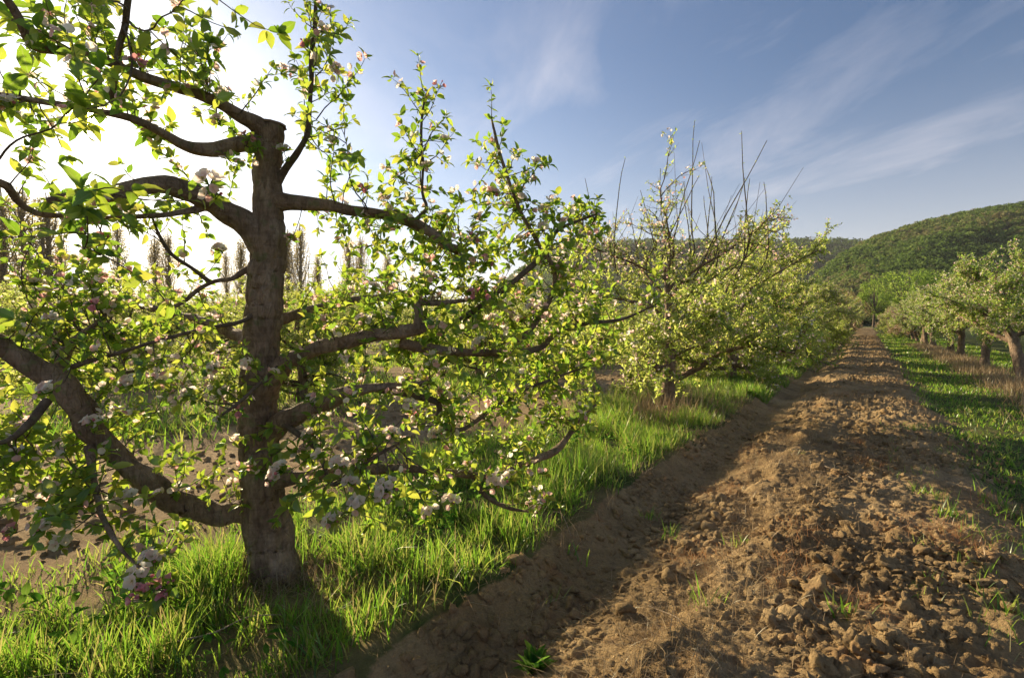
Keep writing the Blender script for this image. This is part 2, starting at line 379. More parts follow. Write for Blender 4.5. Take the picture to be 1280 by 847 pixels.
def blossom_data():
    fl = {k: [flower_data(500 + i * 7 + len(k), k) for i in range(n)] for k, n in (('open', 4), ('half', 2), ('blush', 3), ('bud', 2))}
    out = []
    for i in range(6):
        R = RS(100 + i); stalk = Wood(); kids = []; n = 5 + i % 3
        for q in range(n):
            az = q * 2.4 + R.normal() * .3; sp_ = .25 + .5 * R.rand() if q else .1
            d = unit([math.cos(az) * sp_ * 1.6, math.sin(az) * sp_ * 1.6, .8]); c = d * (.020 + .012 * R.rand())
            stalk.tube([[0, 0, -.004], c * .5 + [0, 0, .002], c], [.0012, .0010, .0016], 5)
            kind = (['bud', 'blush', 'blush', 'bud', 'half'][q % 5] if i >= 4 else ['open', 'open', 'half', 'open', 'open', 'bud', 'open'][q % 7])
            kids.append((fl[kind][R.randint(len(fl[kind]))], c, Vector(d).to_track_quat('Z', 'Y').to_euler(), .9 + .3 * R.rand()))
        o = stalk.build('blossom_cluster', M['weed']); out.append((o.data, kids)); bpy.data.objects.remove(o)
    return out

# ================================================================== THE NEAR TREE
D0 = 2.69
base = P(346, 736, D0)
s0, t0 = to_st(base)
origin = np.array([base[0], base[1], ground_at(s0, t0) - .03])
tree = thing('apple_tree', 'large gnarled apple tree with thick sawn-off trunk and pink-white blossom in front of the sun', 'tree', origin, 'apple trees in the row left of the path')
def Q(px, py, d): return P(px, py, d) - origin
def W(w, d): return w * .5 * d / F
def limb_from(tr, seg=12, wob=.10, step=.025, seed=0):
    pts = [Q(a, b, d) for a, b, d, w in tr]; k_ = .90 if tr[0][3] > 60 else (.80 if tr[0][3] == 40 else .95); rad = [W(w, d) * k_ for a, b, d, w in tr]
    p, r = smooth_path(pts, rad, step)
    j = np.array([[vnoise(np.array([i * .35]), np.array([k * 7.7 + seed]), 5)[0] for k in range(3)] for i in range(len(p))])
    fade = np.minimum(1, np.arange(len(p)) / 4.)[:, None]
    p = p + j * r[:, None] * (.55 if tr[0][3] < 60 else .16) * fade
    return p, r
trunk_tr = [(352, 768, 2.69, 118), (350, 752, 2.69, 94), (347, 735, 2.69, 76), (340, 700, 2.69, 64), (334, 655, 2.69, 60), (329, 610, 2.69, 54), (324, 560, 2.69, 49),
            (322, 500, 2.69, 47), (326, 440, 2.69, 46), (330, 390, 2.69, 45), (333, 340, 2.69, 45), (335, 300, 2.68, 43), (335, 260, 2.68, 37),
            (334, 220, 2.67, 34), (335, 190, 2.66, 34), (337, 168, 2.66, 36), (338, 157, 2.66, 33)]
tp, tr_ = limb_from(trunk_tr, seed=1, step=.012)
w = Wood(); w.tube(tp, tr_, 72, .0, True, 3, .085)
for i, (az, L) in enumerate([(-2.2, .20), (-1.1, .17), (-.2, .24), (.9, .16), (2.0, .18), (3.0, .2)]):
    dx, dy = math.cos(az), math.sin(az); c = tp[7]
    rp, rq = smooth_path([[c[0] + dx * .04, c[1] + dy * .04, c[2] + .17], [c[0] + dx * .11, c[1] + dy * .11, c[2] + .05], [c[0] + dx * (.10 + L * .5), c[1] + dy * (.10 + L * .5), c[2] - .03], [c[0] + dx * (.1 + L), c[1] + dy * (.1 + L), c[2] - .10]],
           [.030, .044, .034, .014], .03)
    w.tube(rp, rq, 12, .2, True, i)
trunk = w.build('trunk', M['bark'], tree)
# knots and old pruning scars
def knot(px, py, side, r):
    c = Q(px, py, D0); ax = unit(np.array(side, float))
    wk = Wood(); k = [c - ax * r * .6, c, c + ax * r * .25, c + ax * r * .45, c + ax * r * .35, c + ax * r * .15]
    wk.tube(k, [r * 1.25, r * 1.05, r * .95, r * .7, r * .45, r * .1], 14, .25)
    return wk.build('knot', M['bark'], trunk)
knot(351, 312, (1, -.1, .2), .030); knot(320, 347, (-.3, -1, 0), .030); knot(345, 695, (.25, -1, .1), .034)
knot(340, 515, (.7, -.7, 0), .028); knot(322, 590, (-.6, -.8, .1), .022)
wk = Wood(); wk.tube([Q(338, 158, 2.66), Q(338, 155, 2.66), Q(338, 154, 2.66)], [.074, .070, .03], 18, .12); wk.build('sawn_top', M['cutwood'], trunk)

LIMBS = {
 'low_left': [(338, 640, 2.69, 40), (300, 641, 2.66, 34), (262, 640, 2.6, 32), (228, 629, 2.54, 33), (190, 606, 2.46, 34), (155, 576, 2.4, 34), (118, 538, 2.33, 34), (88, 492, 2.26, 34), (45, 462, 2.2, 29), (5, 432, 2.14, 25), (-45, 405, 2.06, 21), (-110, 360, 2.0, 15)],
 'fork_left': [(105, 520, 2.31, 24), (75, 470, 2.42, 15), (90, 430, 2.5, 9), (120, 405, 2.55, 6), (140, 385, 2.6, 4)],
 'up_left': [(332, 305, 2.68, 32), (300, 276, 2.62, 27), (270, 256, 2.52, 24), (240, 238, 2.4, 24), (205, 232, 2.3, 25), (165, 236, 2.2, 24), (128, 243, 2.12, 20), (95, 246, 2.05, 15), (60, 252, 2.0, 8)],
 'top_left': [(338, 172, 2.66, 24), (318, 155, 2.6, 18), (290, 137, 2.5, 15), (255, 120, 2.4, 13), (215, 107, 2.3, 12), (170, 92, 2.2, 11), (125, 74, 2.12, 11), (75, 64, 2.05, 11), (42, 58, 2.0, 12), (28, 32, 1.95, 12), (8, 0, 1.9, 11), (-15, -35, 1.85, 8)],
 'mid_left': [(336, 183, 2.66, 24), (300, 180, 2.58, 20), (262, 187, 2.48, 17), (232, 182, 2.38, 13), (205, 168, 2.3, 12), (170, 150, 2.2, 10), (120, 138, 2.12, 9), (60, 128, 2.05, 8), (0, 118, 2.0, 6)],
 'droop_left': [(262, 254, 2.5, 12), (232, 265, 2.4, 7), (190, 270, 2.3, 6), (130, 272, 2.2, 6), (80, 270, 2.12, 7), (45, 266, 2.05, 9), (22, 250, 2.0, 10), (10, 232, 1.95, 11), (-20, 222, 1.9, 9)],
 'up_shoot': [(345, 232, 2.68, 10), (357, 212, 2.66, 8), (372, 190, 2.62, 8), (384, 165, 2.58, 7), (388, 120, 2.54, 6), (390, 70, 2.5, 6), (394, 20, 2.46, 5), (396, -25, 2.42, 3)],
 'top_shoot': [(140, 128, 2.15, 9), (143, 95, 2.1, 8), (150, 55, 2.05, 8), (160, 10, 2.0, 7), (166, -40, 1.95, 6)],
 'up_right': [(338, 252, 2.68, 22), (365, 252, 2.68, 16), (400, 255, 2.68, 14), (435, 262, 2.68, 14), (475, 268, 2.68, 13), (510, 277, 2.69, 13), (540, 292, 2.7, 12), (556, 307, 2.7, 11), (576, 313, 2.72, 10)],
 'right_shoot': [(520, 275, 2.69, 7), (533, 260, 2.69, 5), (528, 240, 2.69, 4.5), (529, 205, 2.69, 4), (526, 165, 2.69, 3.4), (530, 128, 2.69, 2.4)],
 'mid_right': [(326, 488, 2.69, 34), (352, 458, 2.66, 21), (385, 440, 2.62, 18), (420, 430, 2.58, 18), (460, 422, 2.55, 19), (500, 416, 2.53, 18), (530, 408, 2.52, 13)],
 'mid_right_stub': [(524, 412, 2.52, 14), (523, 392, 2.53, 11), (522, 378, 2.54, 10), (545, 379, 2.6, 8), (575, 376, 2.66, 6), (610, 372, 2.75, 4)],
 'long_bow': [(500, 428, 2.60, 12), (545, 437, 2.66, 12), (590, 440, 2.72, 10), (625, 438, 2.78, 9), (655, 420, 2.84, 7.5), (680, 388, 2.88, 7), (694, 345, 2.9, 6), (672, 302, 2.9, 5.5), (652, 268, 2.9, 5), (634, 220, 2.9, 4.5), (622, 180, 2.9, 4), (615, 150, 2.9, 3)],
 'far_right': [(590, 442, 2.72, 9), (640, 440, 2.85, 9), (675, 434, 2.95, 8), (700, 412, 3.05, 7), (735, 404, 3.15, 5), (780, 398, 3.3, 4), (820, 380, 3.4, 2.5)],
 'low_right': [(330, 540, 2.69, 34), (362, 522, 2.64, 27), (400, 503, 2.58, 23), (440, 490, 2.54, 18), (480, 484, 2.52, 12), (535, 478, 2.5, 7)],
 'hook_right': [(470, 486, 2.54, 8), (520, 495, 2.6, 8), (548, 505, 2.64, 9), (551, 530, 2.66, 9), (580, 536, 2.7, 7), (615, 510, 2.8, 5), (650, 490, 2.9, 5), (700, 470, 3.05, 4), (740, 455, 3.15, 3)],
 'bottom_right': [(338, 600, 2.69, 26), (375, 596, 2.64, 16), (420, 590, 2.62, 13), (470, 586, 2.62, 12), (530, 586, 2.66, 11), (575, 592, 2.7, 10), (625, 594, 2.78, 10), (660, 578, 2.86, 10), (695, 562, 2.94, 9), (720, 530, 3.0, 6), (745, 505, 3.06, 4)],
 'bottom_fork': [(590, 594, 2.72, 7), (606, 618, 2.7, 6), (635, 634, 2.72, 5), (672, 641, 2.76, 3)],
 'thin_left': [(330, 340, 2.69, 12), (310, 337, 2.66, 9), (290, 348, 2.6, 7), (268, 352, 2.55, 6), (248, 362, 2.5, 6), (228, 378, 2.45, 5), (212, 385, 2.4, 5)],
 'thin_arch': [(262, 352, 2.54, 6), (240, 335, 2.48, 5), (215, 318, 2.42, 5), (198, 292, 2.38, 4), (190, 270, 2.35, 3)],
 'long_thin': [(330, 385, 2.69, 7), (300, 402, 2.55, 5), (250, 412, 2.45, 5), (200, 425, 2.35, 5), (140, 443, 2.28, 6), (90, 458, 2.2, 7)],
 'front_thin': [(350, 455, 2.66, 6), (325, 480, 2.4, 5), (300, 502, 2.3, 5), (275, 520, 2.2, 4)],
 'hang_left': [(112, 560, 2.3, 12), (118, 600, 2.15, 8), (128, 645, 2.0, 6), (150, 685, 1.92, 5), (178, 712, 1.86, 4), (190, 728, 1.82, 3)],
 'reach_left': [(60, 500, 2.24, 10), (20, 545, 2.1, 8), (-30, 560, 2.0, 6)],
 'diagonal_right': [(576, 400, 2.62, 9), (615, 372, 2.68, 8), (650, 345, 2.74, 8), (680, 318, 2.8, 7), (697, 288, 2.84, 5), (745, 268, 2.9, 3)],
 'front_right': [(355, 530, 2.6, 8), (395, 560, 2.4, 6), (415, 605, 2.25, 6), (445, 585, 2.2, 5), (500, 552, 2.15, 4)],
 'back_limb': [(335, 420, 2.69, 24), (350, 400, 2.9, 16), (400, 385, 3.2, 12), (450, 375, 3.5, 9), (520, 365, 3.8, 6)],
 'back_limb_left': [(325, 440, 2.69, 22), (300, 420, 2.95, 15), (250, 400, 3.25, 11), (190, 385, 3.6, 8), (130, 380, 3.9, 5)],
}
limb_pts = []; limb_dat = {}
for i, (k, tr) in enumerate(LIMBS.items()):
    p, r = limb_from(tr, seed=i * 3 + 2)
    r = r * (1 + .38 * np.exp(-np.arange(len(r)) / 3.0)) if tr[0][3] > 11 else r
    r = r * (1 + .16 * np.array([vnoise(np.array([j * .23]), np.array([i * 3.]), 9)[0] * 2 for j in range(len(r))]))
    seg = 36 if tr[0][3] > 20 else (12 if tr[0][3] > 9 else 8)
    w = Wood(); w.tube(p, r, seg, .11 if seg < 30 else .05, True, i + 20, .07 if seg > 30 else 0)
    o = w.build('limb', M['bark'] if tr[0][3] > 11 else M['twig'], tree)
    limb_dat[k] = (p, r)
    for j in range(3, len(p)): limb_pts.append(p[j])
    if tr[0][3] > 30 and k == 'low_left':
        c = p[14]; wk = Wood(); ax = unit([.1, -1, .05]); rr = .035
        wk.tube([c, c + ax * r[14] * .9, c + ax * (r[14] + .006), c + ax * (r[14] + .012), c + ax * (r[14] + .004)], [rr, rr, rr * .85, rr * .6, rr * .1], 14, .2); wk.build('knot', M['bark'], o)
limb_pts = np.array(limb_pts)

R = RS(5)
leaves = Scatter(); twigs = Wood(); flower_sites = []
def twig(p0, d, L, r0, leafL=.05, dens=1.0, up=.35, sub=True, start=.15, bare=0):
    """a curved shoot with leaf spurs"""
    n = max(4, int(L / .035)); p = np.array(p0, float); d = unit(d); pts = [p.copy()]
    for i in range(n):
        d = unit(d + R.normal(size=3) * .13 + np.array([0, 0, up * .18]))
        p = p + d * (L / n); pts.append(p.copy())
    rad = np.linspace(r0, max(.0010, r0 * .35), len(pts))
    twigs.tube(pts, rad, 5)
    step = .038 / dens; acc = 0
    for i in range(1, len(pts)):
        acc += L / n
        if i / n < start: continue
        if acc > step * (.6 + .8 * R.rand()):
            acc = 0
            a = unit(pts[i] - pts[i - 1]); so = unit(np.cross(a, rvec(R)))
            leaf_tuft(leaves, R, pts[i], unit(a * .6 + so * .8), R.randint(2, 5), leafL * (1.0 - .25 * i / n), up)
        if sub and R.rand() < .16 and L > .18:
            a = unit(pts[i] - pts[i - 1]); so = unit(np.cross(a, rvec(R)) + a * .6)
            twig(pts[i], so, L * (.25 + .3 * R.rand()), r0 * .6, leafL, dens, up, False, .1)
    leaf_tuft(leaves, R, pts[-1], d, R.randint(3, 6), leafL * .9, up)
    if R.rand() < .25: flower_sites.append((pts[-1], d))
    return pts

# shoots growing straight from the limbs
for k, (p, r) in limb_dat.items():
    L = len(p)
    rate = {'low_left': .10, 'up_left': .14, 'top_left': .28, 'mid_left': .24, 'droop_left': .2, 'up_right': .20, 'back_limb': .35, 'back_limb_left': .35}.get(k, .36)
    for j in range(6, L):
        fr = j / L
        if k == 'up_right' and fr < .35: continue
        if k in ('low_right', 'mid_right') and fr < .25: continue
        if R.rand() < rate * (.4 + .8 * fr):
            a = unit(p[j] - p[j - 1]); so = np.cross(a, rvec(R)); so[2] = abs(so[2]) * .8 + .15
            if k in ('low_left',) and R.rand() < .5: so[2] *= -.4
            top = k in ('up_right', 'top_left', 'mid_left')
            twig(p[j] + unit(so) * r[j] * .5, unit(so) * .9 + a * .35, .08 + .22 * R.rand() ** 1.3, .0028, .052, 1.0, .45)
    if r[-1] < .02: leaf_tuft(leaves, R, p[-1], p[-1] - p[-2], 6, .05)
# clumped foliage: branchlets running from the nearest limb to where the crown is thick
BLOBS = [(60, 345, 2.3, 45, 3), (110, 400, 2.6, 75, 16), (40, 400, 2.5, 60, 9), (60, 560, 2.3, 65, 11), (110, 470, 2.5, 70, 10), (220, 440, 2.6, 70, 12),
         (215, 500, 2.5, 60, 9), (270, 590, 2.5, 45, 5), (90, 640, 2.1, 70, 10), (20, 640, 2.2, 50, 6), (165, 690, 1.95, 22, 1),
         (440, 350, 3.0, 55, 9), (480, 390, 2.7, 80, 13), (560, 340, 2.8, 75, 17), (640, 330, 2.95, 75, 20), (590, 410, 2.75, 70, 13), (670, 400, 3.1, 65, 16),
         (480, 460, 2.6, 70, 8), (580, 470, 2.75, 80, 15), (680, 460, 3.1, 70, 15), (430, 540, 2.5, 70, 11), (530, 545, 2.6, 75, 13), (620, 545, 2.8, 70, 14), (700, 520, 3.05, 55, 10),
         (430, 620, 2.3, 50, 6), (520, 620, 2.4, 45, 4), (350, 560, 2.4, 35, 3), (390, 600, 2.4, 45, 6),
         (70, 110, 2.1, 90, 15), (200, 55, 2.2, 70, 11), (30, 30, 2.0, 55, 7), (120, 30, 2.05, 55, 7), (40, 180, 2.1, 60, 5), (250, 90, 2.4, 50, 2), (270, 165, 2.5, 50, 5),
         (190, 140, 2.3, 50, 8), (300, 210, 2.6, 35, 2), (400, 195, 2.6, 40, 7), (415, 110, 2.6, 38, 5), (410, 50, 2.5, 38, 4), (440, 195, 2.65, 25, 3), (455, 245, 2.7, 25, 3),
         (500, 275, 2.7, 38, 5), (545, 300, 2.75, 40, 5), (555, 190, 2.7, 18, 1), (500, 225, 2.7, 22, 2), (565, 225, 2.7, 22, 1), (665, 245, 2.95, 30, 4), (645, 215, 2.9, 24, 2), (690, 270, 2.95, 35, 5), (580, 250, 2.8, 28, 3),
         (740, 270, 3.0, 28, 3), (110, 70, 1.55, 70, 3), (40, 160, 1.5, 50, 2), (165, 110, 1.6, 40, 1), (150, 330, 1.7, 35, 1),  (150, 300, 2.2, 45, 3), (250, 300, 2.5, 35, 3), (720, 340, 3.1, 45, 9), (750, 420, 3.2, 40, 7)]
for bx_, by_, bd, br, bn in BLOBS:
    for i in range(int(bn * (.85 if by_ < 345 and bx_ < 500 else 1.0 if by_ < 300 else 1.5) + .5)):
        an = R.rand() * 6.28; rr = br * math.sqrt(R.rand())
        tgt = Q(bx_ + rr * math.cos(an), by_ + rr * math.sin(an), bd + R.normal() * .16)
        dd = np.linalg.norm(limb_pts - tgt, axis=1) + .12 * R.rand(len(limb_pts)); near = limb_pts[np.argmin(dd)]
        v = tgt - near; L = np.linalg.norm(v)
        if L < .06: v = v + np.array([0, 0, .1]); L = .12
        dirv = unit(v + R.normal(size=3) * .18 * L)
        twig(near, dirv, min(L * 1.05, .75),   .0024 + .004 * min(L, .6), (.070 if bd < 1.8 else .064 if bd < 2.45 else .056), 1.0, .25, True, max(.12, 1 - .32 / max(L, .33)))
# straggly upright tops that stand against the sky
for (x, y, d, x2, y2, L) in [(530, 205, 2.69, 575, 172, .2), (525, 235, 2.69, 485, 222, .18), (577, 312, 2.7, 578, 245, .28), (640, 235, 2.9, 668, 222, .1), (395, 150, 2.55, 440, 60, .32),
                             (395, 95, 2.5, 445, 30, .25), (260, 120, 2.4, 262, 30, .34), (300, 142, 2.5, 330, 78, .26), (225, 108, 2.3, 215, 20, .3), (120, 72, 2.1, 85, 5, .25)]:
    a = Q(x, y, d); b = Q(x2, y2, d); twig(a, b - a, max(L, np.linalg.norm(b - a)), .0034, .046, 1.25, .3, True, .25)
near_fol = leaves.build('foliage', M['leaf'], tree)
o = twigs.build('twigs', M['twig'], tree); o['kind'] = 'stuff'
print('near leaves', len(leaves.p), 'sites', len(flower_sites))

BL = blossom_data()
sites = []   # (position, direction, scale, kind)
for (x, y, d, sc, k) in [(262, 232, 1.75, 1.5, 0), (270, 248, 1.78, 1.3, 1), (175, 86, 1.9, 1.35, 4), (98, 262, 1.85, 1.5, 5), (110, 275, 1.85, 1.3, 4), (100, 85, 1.95, 1.3, 2), (16, 135, 1.9, 1.3, 1),
        (64, 490, 2.0, 1.3, 2), (204, 738, 1.60, 1.3, 4), (185, 748, 1.58, 1.3, 5), (218, 732, 1.62, 1.3, 4), (176, 722, 1.62, 1.3, 1), (192, 700, 1.8, 1.3, 2), (150, 630, 2.2, 1.6, 3), (165, 622, 2.2, 1.4, 0), (135, 635, 2.25, 1.4, 1),
        (354, 590, 2.2, 1.5, 1), (346, 597, 2.2, 1.2, 2), (300, 518, 2.3, 1.3, 4), (310, 458, 2.4, 1.2, 1), (240, 495, 2.3, 1.3, 3), (206, 478, 2.3, 1.3, 0), (165, 482, 2.3, 1.5, 2), (270, 462, 2.4, 1.2, 1),
        (425, 582, 2.1, 1.3, 2), (450, 630, 2.0, 1.35, 0), (485, 612, 2.05, 1.5, 1), (478, 622, 2.05, 1.3, 3), (438, 606, 2.1, 1.2, 2), (565, 628, 2.2, 1.3, 2), (540, 640, 2.2, 1.2, 3), (418, 652, 2.0, 1.2, 1),
        (602, 432, 2.5, 1.3, 1), (665, 388, 2.7, 1.2, 2), (537, 352, 2.6, 1.5, 2), (602, 372, 2.6, 1.5, 4), (590, 372, 2.6, 1.3, 5), (606, 328, 2.7, 1.3, 4), (650, 250, 2.85, 1.2, 3), (680, 265, 2.85, 1.2, 0),
        (122, 387, 2.3, 1.4, 4), (68, 400, 2.3, 1.2, 2), (278, 316, 2.35, 1.3, 2), (124, 318, 2.1, 1.6, 0), (130, 305, 2.1, 1.4, 4), (535, 210, 2.69, 1.1, 0), (530, 122, 2.69, 1.1, 4), (555, 178, 2.69, 1.1, 3),
        (390, 545, 2.4, 1.2, 1), (510, 508, 2.4, 1.2, 3), (455, 402, 2.5, 1.2, 2), (470, 560, 2.3, 1.3, 1), (622, 605, 2.4, 1.5, 2), (640, 600, 2.4, 1.4, 1), (455, 240, 2.6, 1.2, 4), (400, 50, 2.5, 1.2, 0), (385, 60, 2.5, 1.2, 4),
        (415, 180, 2.6, 1.1, 2), (280, 120, 2.4, 1.2, 1), (310, 175, 2.5, 1.2, 4), (275, 155, 2.4, 1.2, 2), (355, 190, 2.6, 1.1, 1), (60, 660, 2.0, 1.2, 2), (75, 680, 2.0, 1.2, 0), (20, 665, 2.0, 1.2, 4), (365, 300, 2.6, 1.0, 4)]:
    sites.append((Q(x, y, d), unit([R.normal() * .4, -.7 + R.normal() * .2, .6]), sc * 1.0, k, True))
R.shuffle(flower_sites)
for p, d in flower_sites:
    if len(sites) >= 99: break
    sites.append((np.array(p), unit(d * .6 + np.array([0, -.4, .5]) + R.normal(size=3) * .3), 1.0 + .4 * R.rand(), int(R.choice([0, 1, 2, 3, 0, 1, 4])), False))
bt = Wood(); bl = Scatter()
for p, d, sc, k, need in sites:
    if need:
        # pull the blossom onto its tree: a short spur from the closest wood
        dd = np.linalg.norm(limb_pts - p, axis=1); q = limb_pts[np.argmin(dd)]
        m = (p + q) / 2 + R.normal(size=3) * .02 + np.array([0, 0, -.02])
        pp, rr = smooth_path([q, m, p], [.0035, .0022, .0016], .04); bt.tube(pp, rr, 5)
        for j in range(len(pp) // 2, len(pp), 2): leaf_tuft(bl, R, pp[j], pp[j] - q, 2, .045)
        leaf_tuft(bl, R, p, d, 5, .055)
    dat = BL[k]
    o = bpy.data.objects.new('blossom_cluster', dat[0]); C.objects.link(o); o.parent = tree
    o.location = p; o.scale = (sc,) * 3; o.rotation_euler = Vector(d).to_track_quat('Z', 'Y').to_euler(); o['label'] = 'pink budding blossom cluster' if k >= 4 else 'open white-pink blossom cluster'
    for fd, c, ro, fs in dat[1]:
        f = bpy.data.objects.new('flower', fd); C.objects.link(f); f.parent = o; f.location = c; f.rotation_euler = ro; f.scale = (fs,) * 3
FB = Scatter(); lp_ = np.array(leaves.p) if len(leaves.p) else None
for i in R.choice(len(lp_), 720, replace=False):
    c = lp_[i]
    for q in range(R.randint(2, 5)): FB.fl.append(c + R.normal(size=3) * .016 + np.array([0, -.01, .012]))
o = FB.build('blossoms', M['petal'], tree, PET_V * .86, PET_T, None); o['kind'] = 'stuff'
o = bt.build('flowering_spurs', M['twig'], tree); o['kind'] = 'stuff'
o = bl.build('spur_leaves', M['leaf'], tree)

# ================================================================== THE OTHER APPLE TREES
def orchard_tree(seed, Rad=1.75, H=2.5, leafn=1.0, blos=.25, shoots=0, leafmat='leaf_far', leafL=.055, lean=(0, 0), lowpoly=False, low=.75, trunk_r=.10, across=1, sq=.74):
    """returns mesh datas: trunk, [limbs], twigs, foliage, blossoms"""
    global leaves, twigs, R, rnd
    R = RS(seed); rnd = random.Random(seed)
    S = Scatter(); B = Scatter(); T = Wood(); out = {'limbs': []}
    tops = np.array([lean[0], lean[1], H * .78])
    bend = R.normal(size=2) * .10
    tpts = [[0, 0, -.12], [0, 0, .05], [bend[0] * .6 + tops[0] * .15, bend[1] * .6 + tops[1] * .15, .45], [bend[0] + tops[0] * .4, bend[1] + tops[1] * .4, 1.0], [tops[0] * .8 + bend[0] * .4, tops[1] * .8, 1.5], tops]
    p, r = smooth_path(tpts, np.array([1.7, 1.25, 1.0, .9, .62, .38]) * trunk_r, .07)
    p[2:] += R.normal(size=(len(p) - 2, 3)) * .006
    w = Wood(); w.tube(p, r, 12, .16, True, seed); out['trunk'] = w
    def tw(p0, d, L, r0, start=.1):
        n = max(3, int(L / .09)); q = np.array(p0, float); d = unit(d); pts = [q.copy()]
        for i in range(n):
            d = unit(d + R.normal(size=3) * .18 + np.array([0, 0, .05])); q = q + d * L / n; pts.append(q.copy())
        T.tube(pts, np.linspace(r0, r0 * .4, len(pts)), 4, cap=False)
        for i in range(1, len(pts)):
            if i / n < start: continue
            for m_ in range(2):
                c = pts[i - 1] + (pts[i] - pts[i - 1]) * R.rand()
                if R.rand() < leafn * (.35 if (seed == 301 and c[2] > 2.25) else 1):
                    leaf_tuft(S, R, c, rvec(R) + np.array([0, 0, .4]), R.randint(2, 5), leafL)
                if R.rand() < blos:
                    for f in range(R.randint(2, 4)):
                        B.fl.append(c + R.normal(size=3) * .022)
    nl = (12 if low < .7 else 10) + R.randint(3)
    skirt = 7 if low < .3 else 0
    for i in range(nl + skirt):
        u = (i + .3) / nl if i < nl else .02 + .02 * (i - nl); z = low + (H * .76 - low) * u; j = min(len(p) - 1, int(np.argmin(abs(p[:, 2] - z)))); az = i * 2.39996 + R.normal() * .25
        L = Rad * (1.0 - .42 * u) * (.85 + .3 * R.rand()) * (1 if i < nl else .72); d = np.array([math.cos(az), math.sin(az), .15 + .55 * u + .2 * R.rand() - (.12 if i >= nl else 0)])
        q = p[j].copy(); pts = [q.copy()]; n = 7
        for k in range(n):
            d = unit(d + R.normal(size=3) * .22 + np.array([0, 0, .05 if k < 3 else (-.05 if u < .5 else .10)])); q = q + d * L / n; pts.append(q.copy())
        r0 = min(r[j] * .62, .022 + .018 * L)
        lp, lr = smooth_path(pts, np.linspace(r0, .008, len(pts)), .09)
        w = Wood(); w.tube(lp, lr, 7, .15, True, seed + i); out['limbs'].append(w)
        for k in range(3, len(lp)):
            a = unit(lp[k] - lp[k - 1])
            for m_ in range(3 if R.rand() < .6 else 2):
                dd = unit(np.cross(a, rvec(R)) + a * .5 + np.array([0, 0, .10]))
                if R.rand() < .32:   # branchlet with its own twigs
                    bp = [lp[k]]; qq = lp[k].copy(); LL = .3 + .35 * R.rand()
                    for x in range(4):
                        dd = unit(dd + R.normal(size=3) * .2 + np.array([0, 0, .04])); qq = qq + dd * LL / 4; bp.append(qq.copy())
                    T.tube(bp, np.linspace(.008, .004, 5), 5, cap=False)
                    for x in range(1, 5):
                        for y in range(3): tw(bp[x], dd + rvec(R) * .9, .14 + .16 * R.rand(), .003)
                else:
                    tw(lp[k], dd, .14 + .28 * R.rand(), .0035)
    for (x, y, z, hx, hy, L) in (shoots or []):
        q = np.array([x, y, z]); d = unit([hx, hy, 1]); pts = [q.copy()]
        for k in range(8):
            d = unit(d + R.normal(size=3) * (.16 if k < 3 else .06) + np.array([0, 0, .03])); q = q + d * L / 8; pts.append(q.copy())
        T.tube(pts, np.linspace(.012, .0040, 9), 5)
        for k in range(1, 4):
            if R.rand() < .7:
                d2 = unit(np.array([hx, hy, 1]) + R.normal(size=3) * .55); L2 = L * (.2 + .3 * R.rand()); T.tube([pts[k], pts[k] + d2 * L2 * .5, pts[k] + (d2 * L2 + [0, 0, L2 * .25])], [.006, .004, .002], 4)
                for h in range(5): leaf_tuft(S, R, pts[k] + d2 * L2 * R.rand(), d2, 3, .035)
        for k in range(1, 9):
            for h in range(4 if k < 8 else 3):
                c = pts[k - 1] + (pts[k] - pts[k - 1]) * R.rand(); leaf_tuft(S, R, c, rvec(R) * .5 + np.array([0, 0, .6]), 2, .022 if k > 3 else .04)
    # pruned flat to the row: narrower across it than along it, low down most of all
    def flat(v):
        v = np.array(v, float); k = sq + (1 - sq) * sstep(1.7, 2.4, v[:, 2]); v[:, across] *= k; return v
    for w_ in out['limbs'] + [T]: w_.v = [flat(q) for q in w_.v]
    if S.tp:
        pp = flat([q[0] for q in S.tp]); S.tp = [(pp[i], q[1], q[2], q[3], q[4]) for i, q in enumerate(S.tp)]
    if B.fl: B.fl = list(flat(B.fl))
    res = {}
    def grab(o):
        d_ = o.data; C.objects.unlink(o); bpy.data.objects.remove(o); return d_
    res['trunk'] = grab(out['trunk'].build('trunk', M['bark'])); res['limbs'] = [grab(l.build('limb', M['bark'])) for l in out['limbs']]
    allw = Wood(); 
    for l in out['limbs'] + [T]:
        off = allw.n
        vv = np.concatenate(l.v); allw.v.append(vv); allw.q.append(np.concatenate(l.q) + off)
        allw.n += len(vv)
    res['branches'] = grab(allw.build('branches', M['twig']))
    res['twigs'] = grab(T.build('twigs', M['twig']))
    res['foliage'] = grab(S.build('foliage', M[leafmat], None, SIMP_V, SIMP_T, None, True))
    if B.p or B.fl: res['blossoms'] = grab(B.build('blossoms', M['petal'], None, SIMP_V * [1.1, 1, 1], SIMP_T, None, True))
    print('variant', seed, 'leaves', len(S.p), 'petals', len(B.p))
    return res
